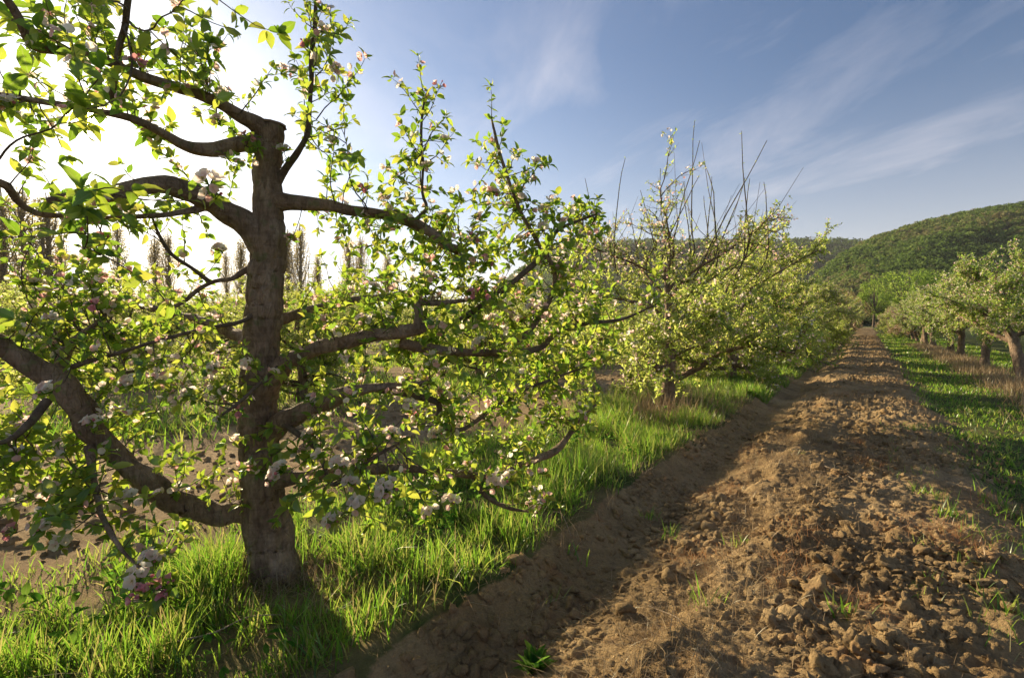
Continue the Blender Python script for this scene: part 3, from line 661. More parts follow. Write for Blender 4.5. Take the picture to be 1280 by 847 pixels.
def place_tree(dat, s, t, label, group, rot=0, sc=1.0, full=True, zs=1.0):
    z = ground_at(s, t) if s < 40 and abs(t) < 12 else 0
    if t > 2: sc *= .92
    tr = thing('apple_tree', label, 'tree', st(s, t, z - .02), group)
    if rot is not None and rot >= 0: rot = math.atan2(UC, US) + (PI if rot > PI else 0) + .5 * math.sin(rot * 7)
    tr.rotation_euler = (0, 0, rot); tr.scale = (sc, sc, sc * zs)
    def part(nm, d, par=tr, kind=None):
        o = bpy.data.objects.new(nm, d); C.objects.link(o); o.parent = par
        if kind: o['kind'] = kind
        return o
    part('trunk', dat['trunk'])
    if full:
        for l in dat['limbs']: part('limb', l)
        part('twigs', dat['twigs'], tr, 'stuff'); part('foliage', dat['foliage'])
    else:
        part('branches', dat['branches'], tr, 'stuff'); part('foliage', dat['foliage'])
    if 'blossoms' in dat: part('blossoms', dat['blossoms'], tr, 'stuff')
    return tr

sh = [(-.45, 0, 2.2, -.10, 0, 1.6), (-.6, .2, 2.1, -.02, 0, 1.3), (-.2, .1, 2.4, .06, 0, 1.1), (0, 0, 2.2, -.04, 0, 1.9), (.35, 0, 2.2, .10, 0, 2.2), (.42, .2, 2.1, .15, 0, 1.6),
      (.75, 0, 2.2, .22, 0, 1.5), (.9, .1, 2.0, .18, 0, 1.2), (1.15, -.1, 2.1, .25, 0, 1.9), (-1.1, 0, 2.0, -.1, 0, 1.4), (-.75, .1, 2.0, -.25, 0, 1.2), (.15, -.2, 2.1, .02, 0, .9),
      (-1.45, .2, 1.8, -.2, 0, 1.5), (.6, .1, 2.1, .05, .1, .8), (-.3, -.2, 2.2, .2, 0, 1.0), (-1.3, -.2, 1.7, .05, 0, 1.3), (-.9, -.3, 2.0, -.05, 0, 1.7), (.55, -.3, 2.0, .18, 0, 2.0), (.25, .3, 2.2, -.12, 0, 1.4), (1.35, .2, 1.9, .3, 0, 1.5), (-.5, .4, 2.1, -.3, .1, 1.2), (-.15, .5, 2.2, -.08, 0, 1.8), (.8, -.4, 2.2, .1, 0, 1.8), (.05, -.5, 2.2, .12, 0, 1.5), (1.0, .4, 2.1, .05, 0, 1.4), (-.7, -.5, 2.1, -.12, 0, 1.8), (.5, .5, 2.2, 0, 0, 1.2)]
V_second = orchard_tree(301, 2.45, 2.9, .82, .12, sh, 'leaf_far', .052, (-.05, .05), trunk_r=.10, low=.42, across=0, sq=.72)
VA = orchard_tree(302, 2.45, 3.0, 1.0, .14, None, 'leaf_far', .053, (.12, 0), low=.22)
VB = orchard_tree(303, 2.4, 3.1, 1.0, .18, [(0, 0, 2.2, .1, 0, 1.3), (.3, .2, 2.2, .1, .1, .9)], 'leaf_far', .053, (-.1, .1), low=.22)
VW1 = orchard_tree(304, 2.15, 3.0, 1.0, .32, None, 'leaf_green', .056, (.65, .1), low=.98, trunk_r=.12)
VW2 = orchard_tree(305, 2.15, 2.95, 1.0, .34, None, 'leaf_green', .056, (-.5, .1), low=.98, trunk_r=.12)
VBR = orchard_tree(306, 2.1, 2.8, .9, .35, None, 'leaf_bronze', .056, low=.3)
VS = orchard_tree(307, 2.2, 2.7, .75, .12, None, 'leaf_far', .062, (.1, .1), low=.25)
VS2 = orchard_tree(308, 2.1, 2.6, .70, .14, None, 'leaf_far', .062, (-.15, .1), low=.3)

TL = -2.57; TR = 2.88
gl = 'apple trees in the row left of the path'; gr = 'apple trees in the row right of the path'
ordinal = ['second', 'third', 'fourth', 'fifth', 'sixth', 'seventh', 'eighth', 'ninth', 'tenth']
rr = random.Random(3)
place_tree(V_second, 7.96, TL, 'apple tree with tall bare water shoots rising into the sky, next after the near tree', gl, -.608)
for i in range(26):
    s = 12.6 + 4.75 * i + rr.uniform(-.3, .3); d_ = [VA, VB, VA, VB][i % 4] if i < 6 else (VBR if i % 2 else VB)
    lab = f'leafy green apple tree, {ordinal[i+1]} from the front in the row left of the path' if i < 5 else 'distant bronze-green apple tree far down the row left of the path'
    place_tree(d_, s, TL + rr.uniform(-.12, .12), lab, gl, rr.uniform(0, 6.28), rr.uniform(.95, 1.08), i < 4)
for i in range(24):
    s = [16.4, 20.6, 25.0, 29.3][i] if i < 4 else 29.3 + 4.4 * (i - 3) + rr.uniform(-.3, .3)
    d_ = [VW1, VW2, VW2, VW1][i % 4] if i < 7 else (VBR if i % 3 else VA)
    lab = ['white-blossomed apple tree with slanting sunlit trunk at the right edge', 'white-blossomed apple tree with stout pale trunk, second in the row right of the path',
           'white-blossomed apple tree, third in the row right of the path', 'white-blossomed apple tree, fourth in the row right of the path', 'white-blossomed apple tree, fifth in the row right of the path'][i] if i < 5 else 'distant bronze-pink apple tree far down the row right of the path'
    place_tree(d_, s, TR + rr.uniform(-.12, .12), lab, gr, [1.2, 3.4, .4, 5.0, 2.2][i % 5] if i < 5 else rr.uniform(0, 6.28), rr.uniform(.96, 1.06), i < 3)
for i in range(9):
    place_tree(rr.choice([VW1, VW2]), 20 + 4.6 * i, 8.2, 'blossoming apple tree in the row behind the right-hand row', 'apple trees in the second row right of the path', rr.uniform(0, 6.28), 1, False)
for k in range(10):
    t = -8.0 - 5.4 * k
    n0 = -2 if k < 4 else 0
    for i in range(n0, 13):
        s = 2.6 + 4.75 * i + .18 * abs(t) * .6 + rr.uniform(-.4, .4) + (1.7 if k == 0 else 0)
        place_tree(rr.choice([VS, VS2]), s, t + rr.uniform(-.2, .2), ['sparse green apple tree in the row just behind the near tree', 'sparse apple tree in the second row behind the near tree', 'sparse apple tree in the third row behind the near tree'][k] if k < 3 else 'small sparse apple tree in the far rows before the poplars',
                   'apple trees in the rows behind the near tree', rr.uniform(0, 6.28), rr.uniform(.92, 1.05) * (.86 if k < 3 else 1), False, .82 if k < 3 else .95)

# ================================================================== POPLARS
def poplar_data(seed, n=46):
    R = RS(seed); T = Wood(); S = Scatter(); H = 17.0
    T.tube([[0, 0, -.3], [.05, 0, 6], [0, .1, 12], [0, 0, 16.6]], [.28, .2, .1, .03], 7)
    tr_o = T.build('trunk', M['poplar_bark']); trunk_d = tr_o.data; C.objects.unlink(tr_o); bpy.data.objects.remove(tr_o)
    T = Wood()
    for i in range(n):
        z = 1.2 + 13.5 * (i / n); az = i * 2.4 + R.normal() * .3; L = (5.6 * (1 - i / n) + 1.6) * (.55 + .75 * R.rand())
        spread = .95 + .35 * R.rand(); q = np.array([0, 0, z]); pts = [q.copy()]; d = unit([math.cos(az) * .5, math.sin(az) * .5, 1])
        for k in range(7):
            d = unit(d * [.80, .80, 1] + R.normal(size=3) * .05 + np.array([0, 0, .12])); q = q + d * L / 7; pts.append(q.copy())
        T.tube(pts, np.linspace(.05, .015, 8), 4, cap=False)
        for k in range(1, 8):
            for h in range(16):
                c = pts[k - 1] + (pts[k] - pts[k - 1]) * R.rand() + R.normal(size=3) * [.20, .20, .3]
                S.add(c, rvec(R), rvec(R), .12 + .08 * R.rand(), 1.2, 0, R.rand())
    a = T.build('branches', M['poplar_bark']); b = S.build('foliage', M['poplar_leaf'], None, SIMP_V, SIMP_T, None)
    r = (trunk_d, a.data, b.data)
    for x in (a, b): C.objects.unlink(x); bpy.data.objects.remove(x)
    return r
PD = [poplar_data(61), poplar_data(62, 38), poplar_data(63, 54)]
def poplar(px, top, d, k, label, wid=1.0):
    p = P(px, HZ, d); H = (HZ - top) / F * d + EYE; o = thing('poplar_tree', label, 'tree', (p[0], p[1], 0), 'poplars on the skyline')
    s = H / 17.0; o.scale = (s * wid * 1.7, s * wid * 1.7, s); o.rotation_euler = (0, 0, px)
    for nm, dt in zip(('trunk', 'branches', 'foliage'), PD[k % 3]):
        c = bpy.data.objects.new(nm, dt); C.objects.link(c); c.parent = o
for i, (px, top, d, wd, lab) in enumerate([
        (6, 232, 92, 1.1, 'poplar at the far left end of the skyline line'), (34, 228, 92, 1.1, 'dense tall poplar below and left of the sun'), (62, 238, 93, 1.1, 'dense tall poplar right beside the two tallest'),
        (78, 300, 96, .9, 'short thin poplar between two taller poplars at left'), (149, 272, 97, .95, 'slim poplar midway between the left group and the trunk'), (196, 292, 99, .9, 'left one of a close pair of poplars left of the trunk'), (212, 286, 100, .9, 'right one of a close pair of poplars left of the trunk'),
        (284, 310, 106, .8, 'small poplar just left of the near trunk'), (303, 296, 105, .9, 'poplar partly hidden by the near trunk'), (361, 284, 102, .9, 'left one of the twin poplars right of the near trunk'), (376, 276, 102, .9, 'taller right one of the twin poplars by the near trunk'),
        (398, 316, 110, .8, 'short pointed poplar standing alone right of the twin poplars'), (437, 293, 104, .85, 'left one of the twin poplars under the upper right limb'), (451, 291, 104, .85, 'right one of the twin poplars under the upper right limb'), (485, 314, 112, .9, 'rightmost small poplar behind the blossoms')]):
    poplar(px, top, d, i, lab, wd)

# ================================================================== GROUND
def axis_pts(fine0, fine1, step, lo, hi, g=1.045, maxstep=40):
    a = list(np.arange(fine0, fine1, step)); x = a[-1]; h = step
    while x < hi: h = min(h * g, maxstep); x += h; a.append(x)
    x = fine0; h = step; b = []
    while x > lo: h = min(h * g * 1.03, maxstep); x -= h; b.append(x)
    return np.array(b[::-1] + a)
S_ = axis_pts(.6, 5.2, .0135, -900, 1400, 1.012); T_ = axis_pts(-1.9, 1.5, .0135, -1400, 1400, 1.06)
SS, TT = np.meshgrid(S_, T_, indexing='ij')
ZZ = np.zeros_like(SS)
for i in range(0, len(S_), 100): ZZ[i:i + 100] = height(SS[i:i + 100], TT[i:i + 100])
far = sstep(25, 90, np.hypot(SS, TT)); ZZ = ZZ * (1 - far)
Xg = SS * US + TT * UC; Yg = SS * UC - TT * US
edge = -1.62 + .10 * fbm(SS * .9, SS * 0 + 3.1, 3, 11) + .05 * vnoise(SS * 5, SS * 0, 12)
nz = fbm(SS * 2.2, TT * 2.2, 4, 91)
tp_ = np.mod(TT + 2.57 + 2.7, 5.4) - 2.7              # distance to the nearest tree row
rowturf = 1 - sstep(.75, 1.15, np.abs(tp_) + nz * .5)
near_t = np.where(TT < edge + nz * .05 + .02, 1 - sstep(1.1, 1.6, (edge - TT) + nz * .5 - .2), 0) * (.55 + .45 * sstep(-.2, .2, nz))
right_t = sstep(.72, 1.05, TT + nz * .55)
turf = np.where(TT < -4.6, rowturf * .7, np.where(TT < .2, near_t, right_t))
turf = np.maximum(turf, sstep(120, 180, SS)); turf = np.where((np.abs(TT) > 75), .85, turf)
n1, n2 = SS.shape
ii = np.arange(n1 - 1)[:, None] * n2 + np.arange(n2 - 1)[None, :]
fq = np.stack([ii, ii + n2, ii + n2 + 1, ii + 1], -1).reshape(-1, 4)
g = build('ground', np.stack([Xg, Yg, ZZ], -1).reshape(-1, 3), fq, M['soil'], None, {'turf': np.clip(turf, 0, 1).ravel()}, smooth=False)
tag(g, kind='structure')
print('ground verts', n1 * n2)

# ------------------------------------------------------------------ clods
ICO_V = None
def ico(sub=1):
    import bmesh
    bm = bmesh.new(); bmesh.ops.create_icosphere(bm, subdivisions=sub, radius=1.0)
    v = np.array([x.co[:] for x in bm.verts]); f = np.array([[x.index for x in fc.verts] for fc in bm.faces]); bm.free(); return v, f
def lumps(name, pos, size, seed, sub=2, flat=.75, amp=.5):
    """broken lumps of earth: rough balls with several faces sheared off flat"""
    v, f = ico(sub); R = RS(seed); n = len(pos); k = len(v)
    o = R.rand(n, 1, 3) * 50; V = np.broadcast_to(v, (n, k, 3))
    nn = vnoise(V[..., 0] * 1.6 + o[..., 0], V[..., 1] * 1.6 + V[..., 2] * 1.3 + o[..., 1], 3) * 1.4 + vnoise(V[..., 0] * 4 + o[..., 2] + V[..., 2] * 3, V[..., 1] * 4 + o[..., 0], 4) * .8
    if sub > 2: nn = nn + vnoise(V[..., 0] * 9 + o[..., 1], V[..., 1] * 9 + V[..., 2] * 7, 6) * .5 + vnoise(V[..., 2] * 15 + o[..., 1], V[..., 1] * 15 + V[..., 0] * 9, 8) * .3
    x = V * (1 + amp * nn)[..., None]
    for c in range(9):
        d = R.normal(size=(n, 1, 3)); d /= np.linalg.norm(d, axis=2, keepdims=True); h = .36 + .36 * R.rand(n, 1)
        over = np.maximum((x * d).sum(-1) - h, 0); x = x - d * over[..., None] * .9
    x = x * np.stack([np.ones((n, 1)), .6 + .5 * R.rand(n, 1), flat * (.6 + .6 * R.rand(n, 1))], -1) * (size * 1.5)[:, None, None]
    a = R.rand(n, 1) * 6.28; ca, sa = np.cos(a), np.sin(a)
    tl = (R.rand(n, 1) - .5) * 1.2; ct, stl = np.cos(tl), np.sin(tl)
    X, Z = x[..., 0] * ct - x[..., 2] * stl, x[..., 0] * stl + x[..., 2] * ct
    out = np.stack([X * ca - x[..., 1] * sa, X * sa + x[..., 1] * ca, Z], -1) + pos[:, None, :]
    ff = (f[None] + (np.arange(n) * k)[:, None, None]).reshape(-1, 3)
    return build(name, out.reshape(-1, 3), ff, M['soil'], None, {'turf': np.zeros(n * k)}, smooth=False)
def scatter_clods(n, s0, s1, t0, t1, a, b, seed, tc=0, tw=9, emb=-.12):
    R = RS(seed); s = s0 + (s1 - s0) * R.rand(n) ** 1.3; t = t0 + (t1 - t0) * R.rand(n)
    keep = (fbm(s * 1.4, t * 1.8, 2, 51) + .28 > R.rand(n) * .55) & (R.rand(n) < np.exp(-((t - tc) / tw) ** 2)); s = s[keep]; t = t[keep]
    sz = a + (b - a) * R.rand(len(s)) ** 3.8
    z = height(s, t) + sz * emb
    return np.stack([s * US + t * UC, s * UC - t * US, z], -1), sz
p1, z1 = scatter_clods(26000, .6, 8, -1.0, 1.15, .004, .040, 1, .3, .75)
big_ = z1 > .016
o = lumps('soil_clods', p1[big_], z1[big_], 12, 3, .8, .8); tag(o, 'larger broken brown clods near the camera', 'clods', kind='stuff')
p1, z1 = p1[~big_], z1[~big_]
o = lumps('soil_clods', p1, z1, 2, 2, .75, .8); tag(o, 'crumbled brown earth clods strewn over the tilled strip', 'clods', kind='stuff')
p2, z2 = scatter_clods(14000, 6, 60, -1.0, 1.0, .010, .042, 3, .15, .8)
o = lumps('soil_clods', p2, z2 * 1.1, 4, 1); tag(o, 'small lit clods farther along the tilled path', 'clods', kind='stuff')

p3, z3 = scatter_clods(9000, -2, 16, -7.6, -3.3, .012, .06, 5, -5.3, 3)
o = lumps('soil_clods', p3, z3, 6, 1); tag(o, 'brown clods in the tilled alley behind the near tree', 'clods', kind='stuff')
p4, z4 = scatter_clods(9000, .3, 9, -1.62, -.75, .005, .040, 7, -1.2, .6, .05)
o = lumps('soil_clods', p4, z4, 8, 2, .75); tag(o, 'shaded clods fallen into the furrow below the bank', 'clods', kind='stuff')
p5, z5 = scatter_clods(40000, .6, 6, -1.5, 1.15, .0025, .010, 9, 0, 1.6)
o = lumps('soil_crumbs', p5, z5, 10, 1, .8, .3); tag(o, 'fine soil crumbs between the clods', 'crumbs', kind='stuff')
# ------------------------------------------------------------------ grass
def blades(name, s, t, L, w, mat, lean=.35, seed=0, r=None, seg3=True):
    R = RS(seed); n = len(s); z = height(s, t) - .01
    z = np.where(np.hypot(s, t) > 60, 0, z)
    base = np.stack([s * US + t * UC, s * UC - t * US, z], -1)
    az = R.rand(n) * 6.28; ln = lean * np.abs(R.normal(size=n)) * 1.0 + .05
    d = np.stack([np.cos(az) * ln, np.sin(az) * ln, np.ones(n)], -1); d /= np.linalg.norm(d, axis=1, keepdims=True)
    fa = R.rand(n) * 6.28; sd = np.stack([np.cos(fa), np.sin(fa), 0 * fa], -1)
    bend = np.stack([np.cos(az), np.sin(az), -.35 * np.ones(n)], -1) * (ln * .9)[:, None]
    us = [0, .35, .7, 1.0]; ws = [1, .9, .6, 0]
    cols = []
    for u, q in zip(us, ws):
        c = base + (d * u + bend * u * u) * L[:, None]
        if q > 0: cols += [c - sd * (w * q)[:, None], c + sd * (w * q)[:, None]]
        else: cols.append(c)
    v = np.stack(cols, 1); k = 7
    f4 = np.array([[0, 1, 3, 2], [2, 3, 5, 4]]); f3 = np.array([[4, 5, 6]])
    off = (np.arange(n) * k)[:, None, None]
    rv = R.rand(n) if r is None else r
    return build(name, v.reshape(-1, 3), [(f4[None] + off).reshape(-1, 4), (f3[None] + off).reshape(-1, 3)], mat, None, {'rnd': np.repeat(rv, k)})
def bank_edge(s): return -1.62 + .10 * fbm(s * .9, s * 0 + 3.1, 3, 11) + .05 * vnoise(s * 5, s * 0, 12)
def clumpy(R, n, s0, s1, t0, t1, cs, thr, seed, pw=1.0):
    s = s0 + (s1 - s0) * R.rand(n) ** pw; t = t0 + (t1 - t0) * R.rand(n)
    m = fbm(s / cs, t / cs, 3, seed) + .12 * R.normal(size=n) > thr
    return s[m], t[m]
R = RS(77)
# tall fresh grass along the bank under the near tree
s, t = clumpy(R, 120000, -1.4, 11, -3.7, -1.5, .20, -.10, 7, 1.1)
dist = bank_edge(s) - t; m = (dist > -.03) & (R.rand(len(s)) < sstep(-.06, .22, dist)) & (R.rand(len(s)) > .8 * sstep(1.35, 2.0, dist)); s, t = s[m], t[m]
# keep the worn patch round the trunk foot thin
m = (np.hypot(s - s0, t - t0) > .17) | (R.rand(len(s)) < .25); s, t = s[m], t[m]
cl = np.clip(.62 + 1.5 * fbm(s * 2.6, t * 2.6, 3, 15), .25, 1.5)
L = (.08 + .24 * R.rand(len(s))) * cl
o = blades('grass', s, t, L, .0022 + .002 * R.rand(len(s)), M['grass'], .28, 5); tag(o, 'tall fresh green grass on the bank under the near tree', 'grass', kind='stuff'); print('grass', len(s))
s, t = clumpy(R, 60000, 10, 95, -3.7, -1.45, .8, -.1, 8, 1.5)
o = blades('grass', s, t, .10 + .16 * R.rand(len(s)), .004 + .006 * R.rand(len(s)), M['grass'], .4, 6); tag(o, 'grass running along the foot of the left tree row', 'grass', kind='stuff')
# right verge
s, t = clumpy(R, 120000, 1.5, 70, .72, 5.0, .5, -.12, 9, 1.9)
m = R.rand(len(s)) < sstep(.62, 1.25, t + .5 * fbm(s * 1.5, t * 1.5, 3, 33)) * (.25 + .75 * sstep(2.2, 5.5, s)); s, t = s[m], t[m]
o = blades('grass', s, t, .04 + .09 * R.rand(len(s)) * np.clip(.7 + fbm(s, t, 2, 4), .3, 1.5), .0028 + .0005 * s, M['grass'], .45, 7); tag(o, 'short green grass on the verge right of the path', 'grass', kind='stuff')
# grass strips below the rows beyond
s, t = clumpy(R, 120000, -3, 40, -14.5, -5.2, .9, -.12, 10, 1.2)
m = (np.abs(np.mod(t + 2.57 + 2.7, 5.4) - 2.7) < 1.55 + .5 * R.normal(size=len(s))); s, t = s[m], t[m]
o = blades('grass', s, t, .10 + .18 * R.rand(len(s)), .006 + .004 * R.rand(len(s)), M['grass'], .35, 8); tag(o, 'grass strips under the tree rows behind the near tree', 'grass', kind='stuff')
# dry straw: round the trunk foot, on the bank edge, between second tree and bank, on the clods
s, t = clumpy(R, 16000, -1, 12, -2.9, -1.5, .4, .02, 17, 1.0)
m = (np.hypot(s - s0, t - t0) < .55) | (np.abs(bank_edge(s) - t) < .14) | (R.rand(len(s)) < .12); s, t = s[m], t[m]
o = blades('dry_grass', s, t, .07 + .12 * R.rand(len(s)), .0012 + .001 * R.rand(len(s)), M['straw'], 1.1, 9); tag(o, 'matted dry grass round the trunk foot and along the bank edge', 'dry grass', kind='stuff')
s = s0 + R.normal(size=1500) * .15; t = t0 + R.normal(size=1500) * .15
o = blades('dry_grass', s, t, .04 + .11 * R.rand(len(s)), .0012 + .0012 * R.rand(len(s)), M['straw'], .8, 19); tag(o, 'tangle of dead grass hugging the foot of the near trunk', 'dry grass', kind='stuff')
s = 7.96 + R.normal(size=2300) * .8; t = TL + .1 + R.normal(size=2300) * .38; m = t < bank_edge(s) - .02; s, t = s[m], t[m]
o = blades('dry_grass', s, t,   .12 + .30 * R.rand(len(s)) ** 1.5, .0018 + .0016 * R.rand(len(s)), M['straw'], .22, 10); tag(o, 'upright reddish dry stalks round the foot of the second tree', 'dry stalks', kind='stuff')
s = R.rand(9000) ** 1.2 * 30 + 9; t = 2.55 + R.normal(size=9000) * .3
o = blades('dry_grass', s, t, .12 + .22 * R.rand(len(s)), .004 + .004 * R.rand(len(s)), M['straw'], .25, 11); tag(o, 'pale dry grass along the foot of the right tree row', 'dry grass', kind='stuff')
s = .4 + 7 * R.rand(14000); t = -.62 + .22 * R.normal(size=14000); m = (fbm(s * 1.5, t * 1.5, 3, 29) > -.12) & (t < .1); s, t = s[m], t[m]
o = blades('dry_straw', s, t, .04 + .10 * R.rand(len(s)), .0011 + .0009 * R.rand(len(s)), M['straw'], 1.9, 31); tag(o, 'matted straw lying along the left wheel track', 'straw', kind='stuff')
s, t = clumpy(R, 15000, .6, 10, -1.5, 1.2, .35, .05, 18, 1.2)
o = blades('dry_straw', s, t, .03 + .09 * R.rand(len(s)), .0010 + .0008 * R.rand(len(s)), M['straw'], 2.2, 12, None); tag(o, 'bits of dry straw lying among the clods', 'straw', kind='stuff')

s, t = clumpy(R, 9000, .8, 9, .15, 1.3, .22, .22, 23, 1.2)
o = blades('grass', s, t, .03 + .08 * R.rand(len(s)), .0018 + .001 * R.rand(len(s)), M['grass'], .5, 13); tag(o, 'thin broken grass where the verge creeps into the clods', 'grass', kind='stuff')
# tufts of grass standing alone in the soil
def tuft(px, py, L, n, label, seed, mat='grass', wide=.035, lean=.45):
    d = EYE * F / (py - HZ); p = P(px, py, d); s_, t_ = to_st(p); R = RS(seed)
    th = thing('grass_tuft', label, 'grass tuft', (0, 0, 0), 'grass tufts growing in the tilled soil')
    z = ground_at(s_, t_); th.location = st(s_, t_, z)
    S = Scatter()
    for i in range(n):
        az = R.rand() * 6.28; l = lean * (.2 + R.rand()); a = unit([math.cos(az) * l, math.sin(az) * l, 1])
        S.add(np.array([R.normal() * wide, R.normal() * wide, -.02]), a, unit([-math.cos(az), -math.sin(az), .3]), L * (.5 + .6 * R.rand()), .16, .25 * R.rand() + .1, R.rand() * .9)
    S.build('blades', M[mat], th, np.array([[-.07, 0, 0], [.07, 0, 0], [-.06, .35, 0], [.06, .35, 0], [-.04, .7, 0], [.04, .7, 0], [0, 1, 0]]) * [3.2, 1, 1],
            np.array([[0, 1, 3], [0, 3, 2], [2, 3, 5], [2, 5, 4], [4, 5, 6]]), None)
for i, (px, py, L, n, lab) in enumerate([
        (812, 640, .13, 26, 'small grass tuft in the furrow beside the bank'), (838, 662, .12, 22, 'grass tuft on the shaded soil right of the furrow tuft'), (925, 688, .11, 24, 'low grass tuft on the left wheel track'),
        (880, 775, .12, 24, 'grass tuft in the soil between weed and clods'), (1055, 810, .15, 14, 'thin pale grass tuft at the bottom centre of the clods'), (1165, 765, .09, 28, 'short bright grass tuft among large clods at right'),
        (1185, 665, .14, 34, 'tall grass tuft on the right side of the clods'), (1150, 630, .12, 30, 'grass tuft at the edge of the right verge'), (1255, 800, .16, 24, 'wispy grass tuft in the bottom right corner'),
        (1000, 580, .09, 22, 'small far grass tuft on the middle of the path'), (1145, 545, .12, 36, 'dense grass tuft where verge meets path'), (720, 690, .15, 6, 'two-bladed sprout below the bank'), (690, 740, .13, 8, 'sprout on the dark furrow floor')]):
    tuft(px, py, L, n, lab, 200 + i)
# broad-leaved weed in the furrow
d = EYE * F / (825 - HZ); p = P(668, 825, d); s_, t_ = to_st(p)
wd = thing('weed_plant', 'bright green broad-leaved weed growing in the dark furrow', 'weed', st(s_, t_, ground_at(s_, t_)))
R = RS(9); S = Scatter()
for i in range(30):
    az = i * 2.4 + R.normal() * .2; l = .25 + .9 * R.rand(); a = unit([math.cos(az) * l, math.sin(az) * l, 1])
    S.add(np.array([R.normal() * .012, R.normal() * .012, -.005]), a, unit([-math.cos(az), -math.sin(az), .6]), .075 + .05 * R.rand(), .55, .25, R.rand())
S.build('leaves', M['weed'], wd)
M['rust'] = leafy('rusty_straw', [(0, (.30, .13, .05)), (.6, (.40, .20, .09)), (1, (.48, .32, .18))], .35, .02, [(0, (.5, .22, .08)), (1, (.6, .4, .2))])
rs_, rt_ = [], []
Rr = RS(55)
for (px, py, n_, sg) in [(1090, 590, 700, .09), (1195, 700, 600, .10), (1000, 690, 350, .09), (1075, 560, 300, .07), (985, 740, 260, .08), (1150, 690, 300, .12), (905, 610, 300, .10), (870, 700, 300, .10), (1080, 800, 200, .06), (1240, 640, 350, .10), (1050, 500, 300, .16), (1100, 480, 300, .2), (940, 560, 300, .12)]:
    d_ = EYE * F / (py - HZ); q = to_st(P(px, py, d_)); rs_.append(q[0] + Rr.normal(size=n_) * sg * 1.5); rt_.append(q[1] + Rr.normal(size=n_) * sg)
s = np.concatenate(rs_); t = np.concatenate(rt_)
o = blades('dry_straw', s, t, .03 + .07 * Rr.rand(len(s)), .0012 + .0010 * Rr.rand(len(s)), M['rust'], 1.6, 57); tag(o, 'rust-coloured matted straw caught on the clods', 'straw', kind='stuff')
WS = Scatter(); Rw = RS(41)
for i in range(420):
    s_ = -1.2 + 9.5 * Rw.rand() ** 1.2; t_ = -1.75 - 1.6 * Rw.rand()
    if fbm(np.array([s_ * 1.3]), np.array([t_ * 1.3]), 2, 61)[0] < -.02: continue
    b_ = st(s_, t_, ground_at(s_, t_) + .03)
    for k in range(7):
        az = Rw.rand() * 6.28; l = .4 + 1.2 * Rw.rand(); h_ = .10 * Rw.rand()
        WS.add(b_ + np.array([Rw.normal() * .03, Rw.normal() * .03, h_]), unit([math.cos(az) * l, math.sin(az) * l, .8]), unit([-math.cos(az) * .4, -math.sin(az) * .4, 1]), .03 + .045 * Rw.rand(), .9, .3, Rw.rand())
o = WS.build('low_weeds', M['weed']); tag(o, 'broad-leaved low weeds mixed into the bank grass', 'weeds', kind='stuff')
# fallen twigs
def stick(pts, r, label, lift=.0):
    q = [];
    for px, py, h in pts:
        d = EYE * F / (py - HZ); p = P(px, py, d); s_, t_ = to_st(p); q.append(st(s_, t_, ground_at(s_, t_) + r + h))
    c = np.array(q[0]); pp, rr_ = smooth_path([x - c for x in q], np.linspace(r, r * .5, len(q)), .03)
    w = Wood(); w.tube(pp, rr_, 6, .2); o = w.build('fallen_twig', M['straw2']); o.location = c; tag(o, label, 'twig')
M['straw2'] = bark('dead_wood', (.22, .16, .11), (.36, .28, .20), (.48, .40, .30), 4, .002)
stick([(215, 846, .05), (270, 832, .06), (310, 815, .07), (352, 805, .05)], .004, 'thin pale dead twig lying in the grass below the near trunk')
stick([(150, 830, .06), (175, 815, .06), (200, 803, .05)], .003, 'short dead twig in the grass at lower left')
stick([(810, 770, .02), (840, 790, .03), (850, 812, .01)], .003, 'bent dry twig on the soil above the clods')
stick([(1030, 598, .02), (1052, 606, .03), (1068, 618, .02)], .005, 'pale dry twig on the middle of the path')
stick([(690, 655, .02), (702, 662, .04), (714, 672, .0)], .004, 'broken twig on the edge of the bank')

# ================================================================== HILLS
def hill(name, az0, az1, r0, r1, ridge, nr=60, na=160):
    """terrain strip in polar form; ridge(px) gives how high the crest stands"""
    pxs = np.linspace(az0, az1, na); V = []
    for k in range(nr + 14):
        u = min(1.0, k / nr); back = max(0, k - nr) / 14.
        for x in pxs:
            e = max(0.0, (HZ - ridge(x)) / F); r = r0 + (r1 - r0) * u + back * 300
            prof = (u * u * (3 - 2 * u)) * .55 + .45 * u
            h = e * r1 * prof * (1 - .6 * back * back) + EYE * u * (1 - back) + (8 * vnoise(np.array([x * .02]), np.array([r * .02]), 3)[0]) * math.sin(min(u, 1) * PI)
            dr = ray(x, HZ); V.append([dr[0] * r / dr[1], r, max(h, -.6) if u > 0 else -1.0])
    V = np.array(V); n1 = nr + 14; ii = np.arange(n1 - 1)[:, None] * na + np.arange(na - 1)[None, :]
    f = np.stack([ii, ii + 1, ii + na + 1, ii + na], -1).reshape(-1, 4)
    o = build(name, V, f, M['hillsoil'], None, {'rnd': (fbm(V[:, 0] * .01, V[:, 1] * .01, 3, 2) + .5)}); tag(o, kind='structure')
    return V.reshape(n1, na, 3)
def lerp(tab):
    xs = [a for a, b in tab]; ys = [b for a, b in tab]
    return lambda x: float(np.interp(x, xs, ys))
near_ridge = lerp([(930, 402), (985, 392), (1020, 345), (1050, 322), (1085, 303), (1130, 290), (1190, 273), (1240, 263), (1280, 258), (1400, 240), (1600, 250), (1900, 300)])
far_ridge = lerp([(380, 402), (520, 400), (600, 385), (650, 340), (700, 309), (800, 304), (950, 303), (1020, 303), (1090, 305), (1300, 300)])
H1 = hill('hill', 930, 1900, 160, 430, near_ridge)
H2 = hill('hill', 380, 1500, 480, 900, far_ridge)
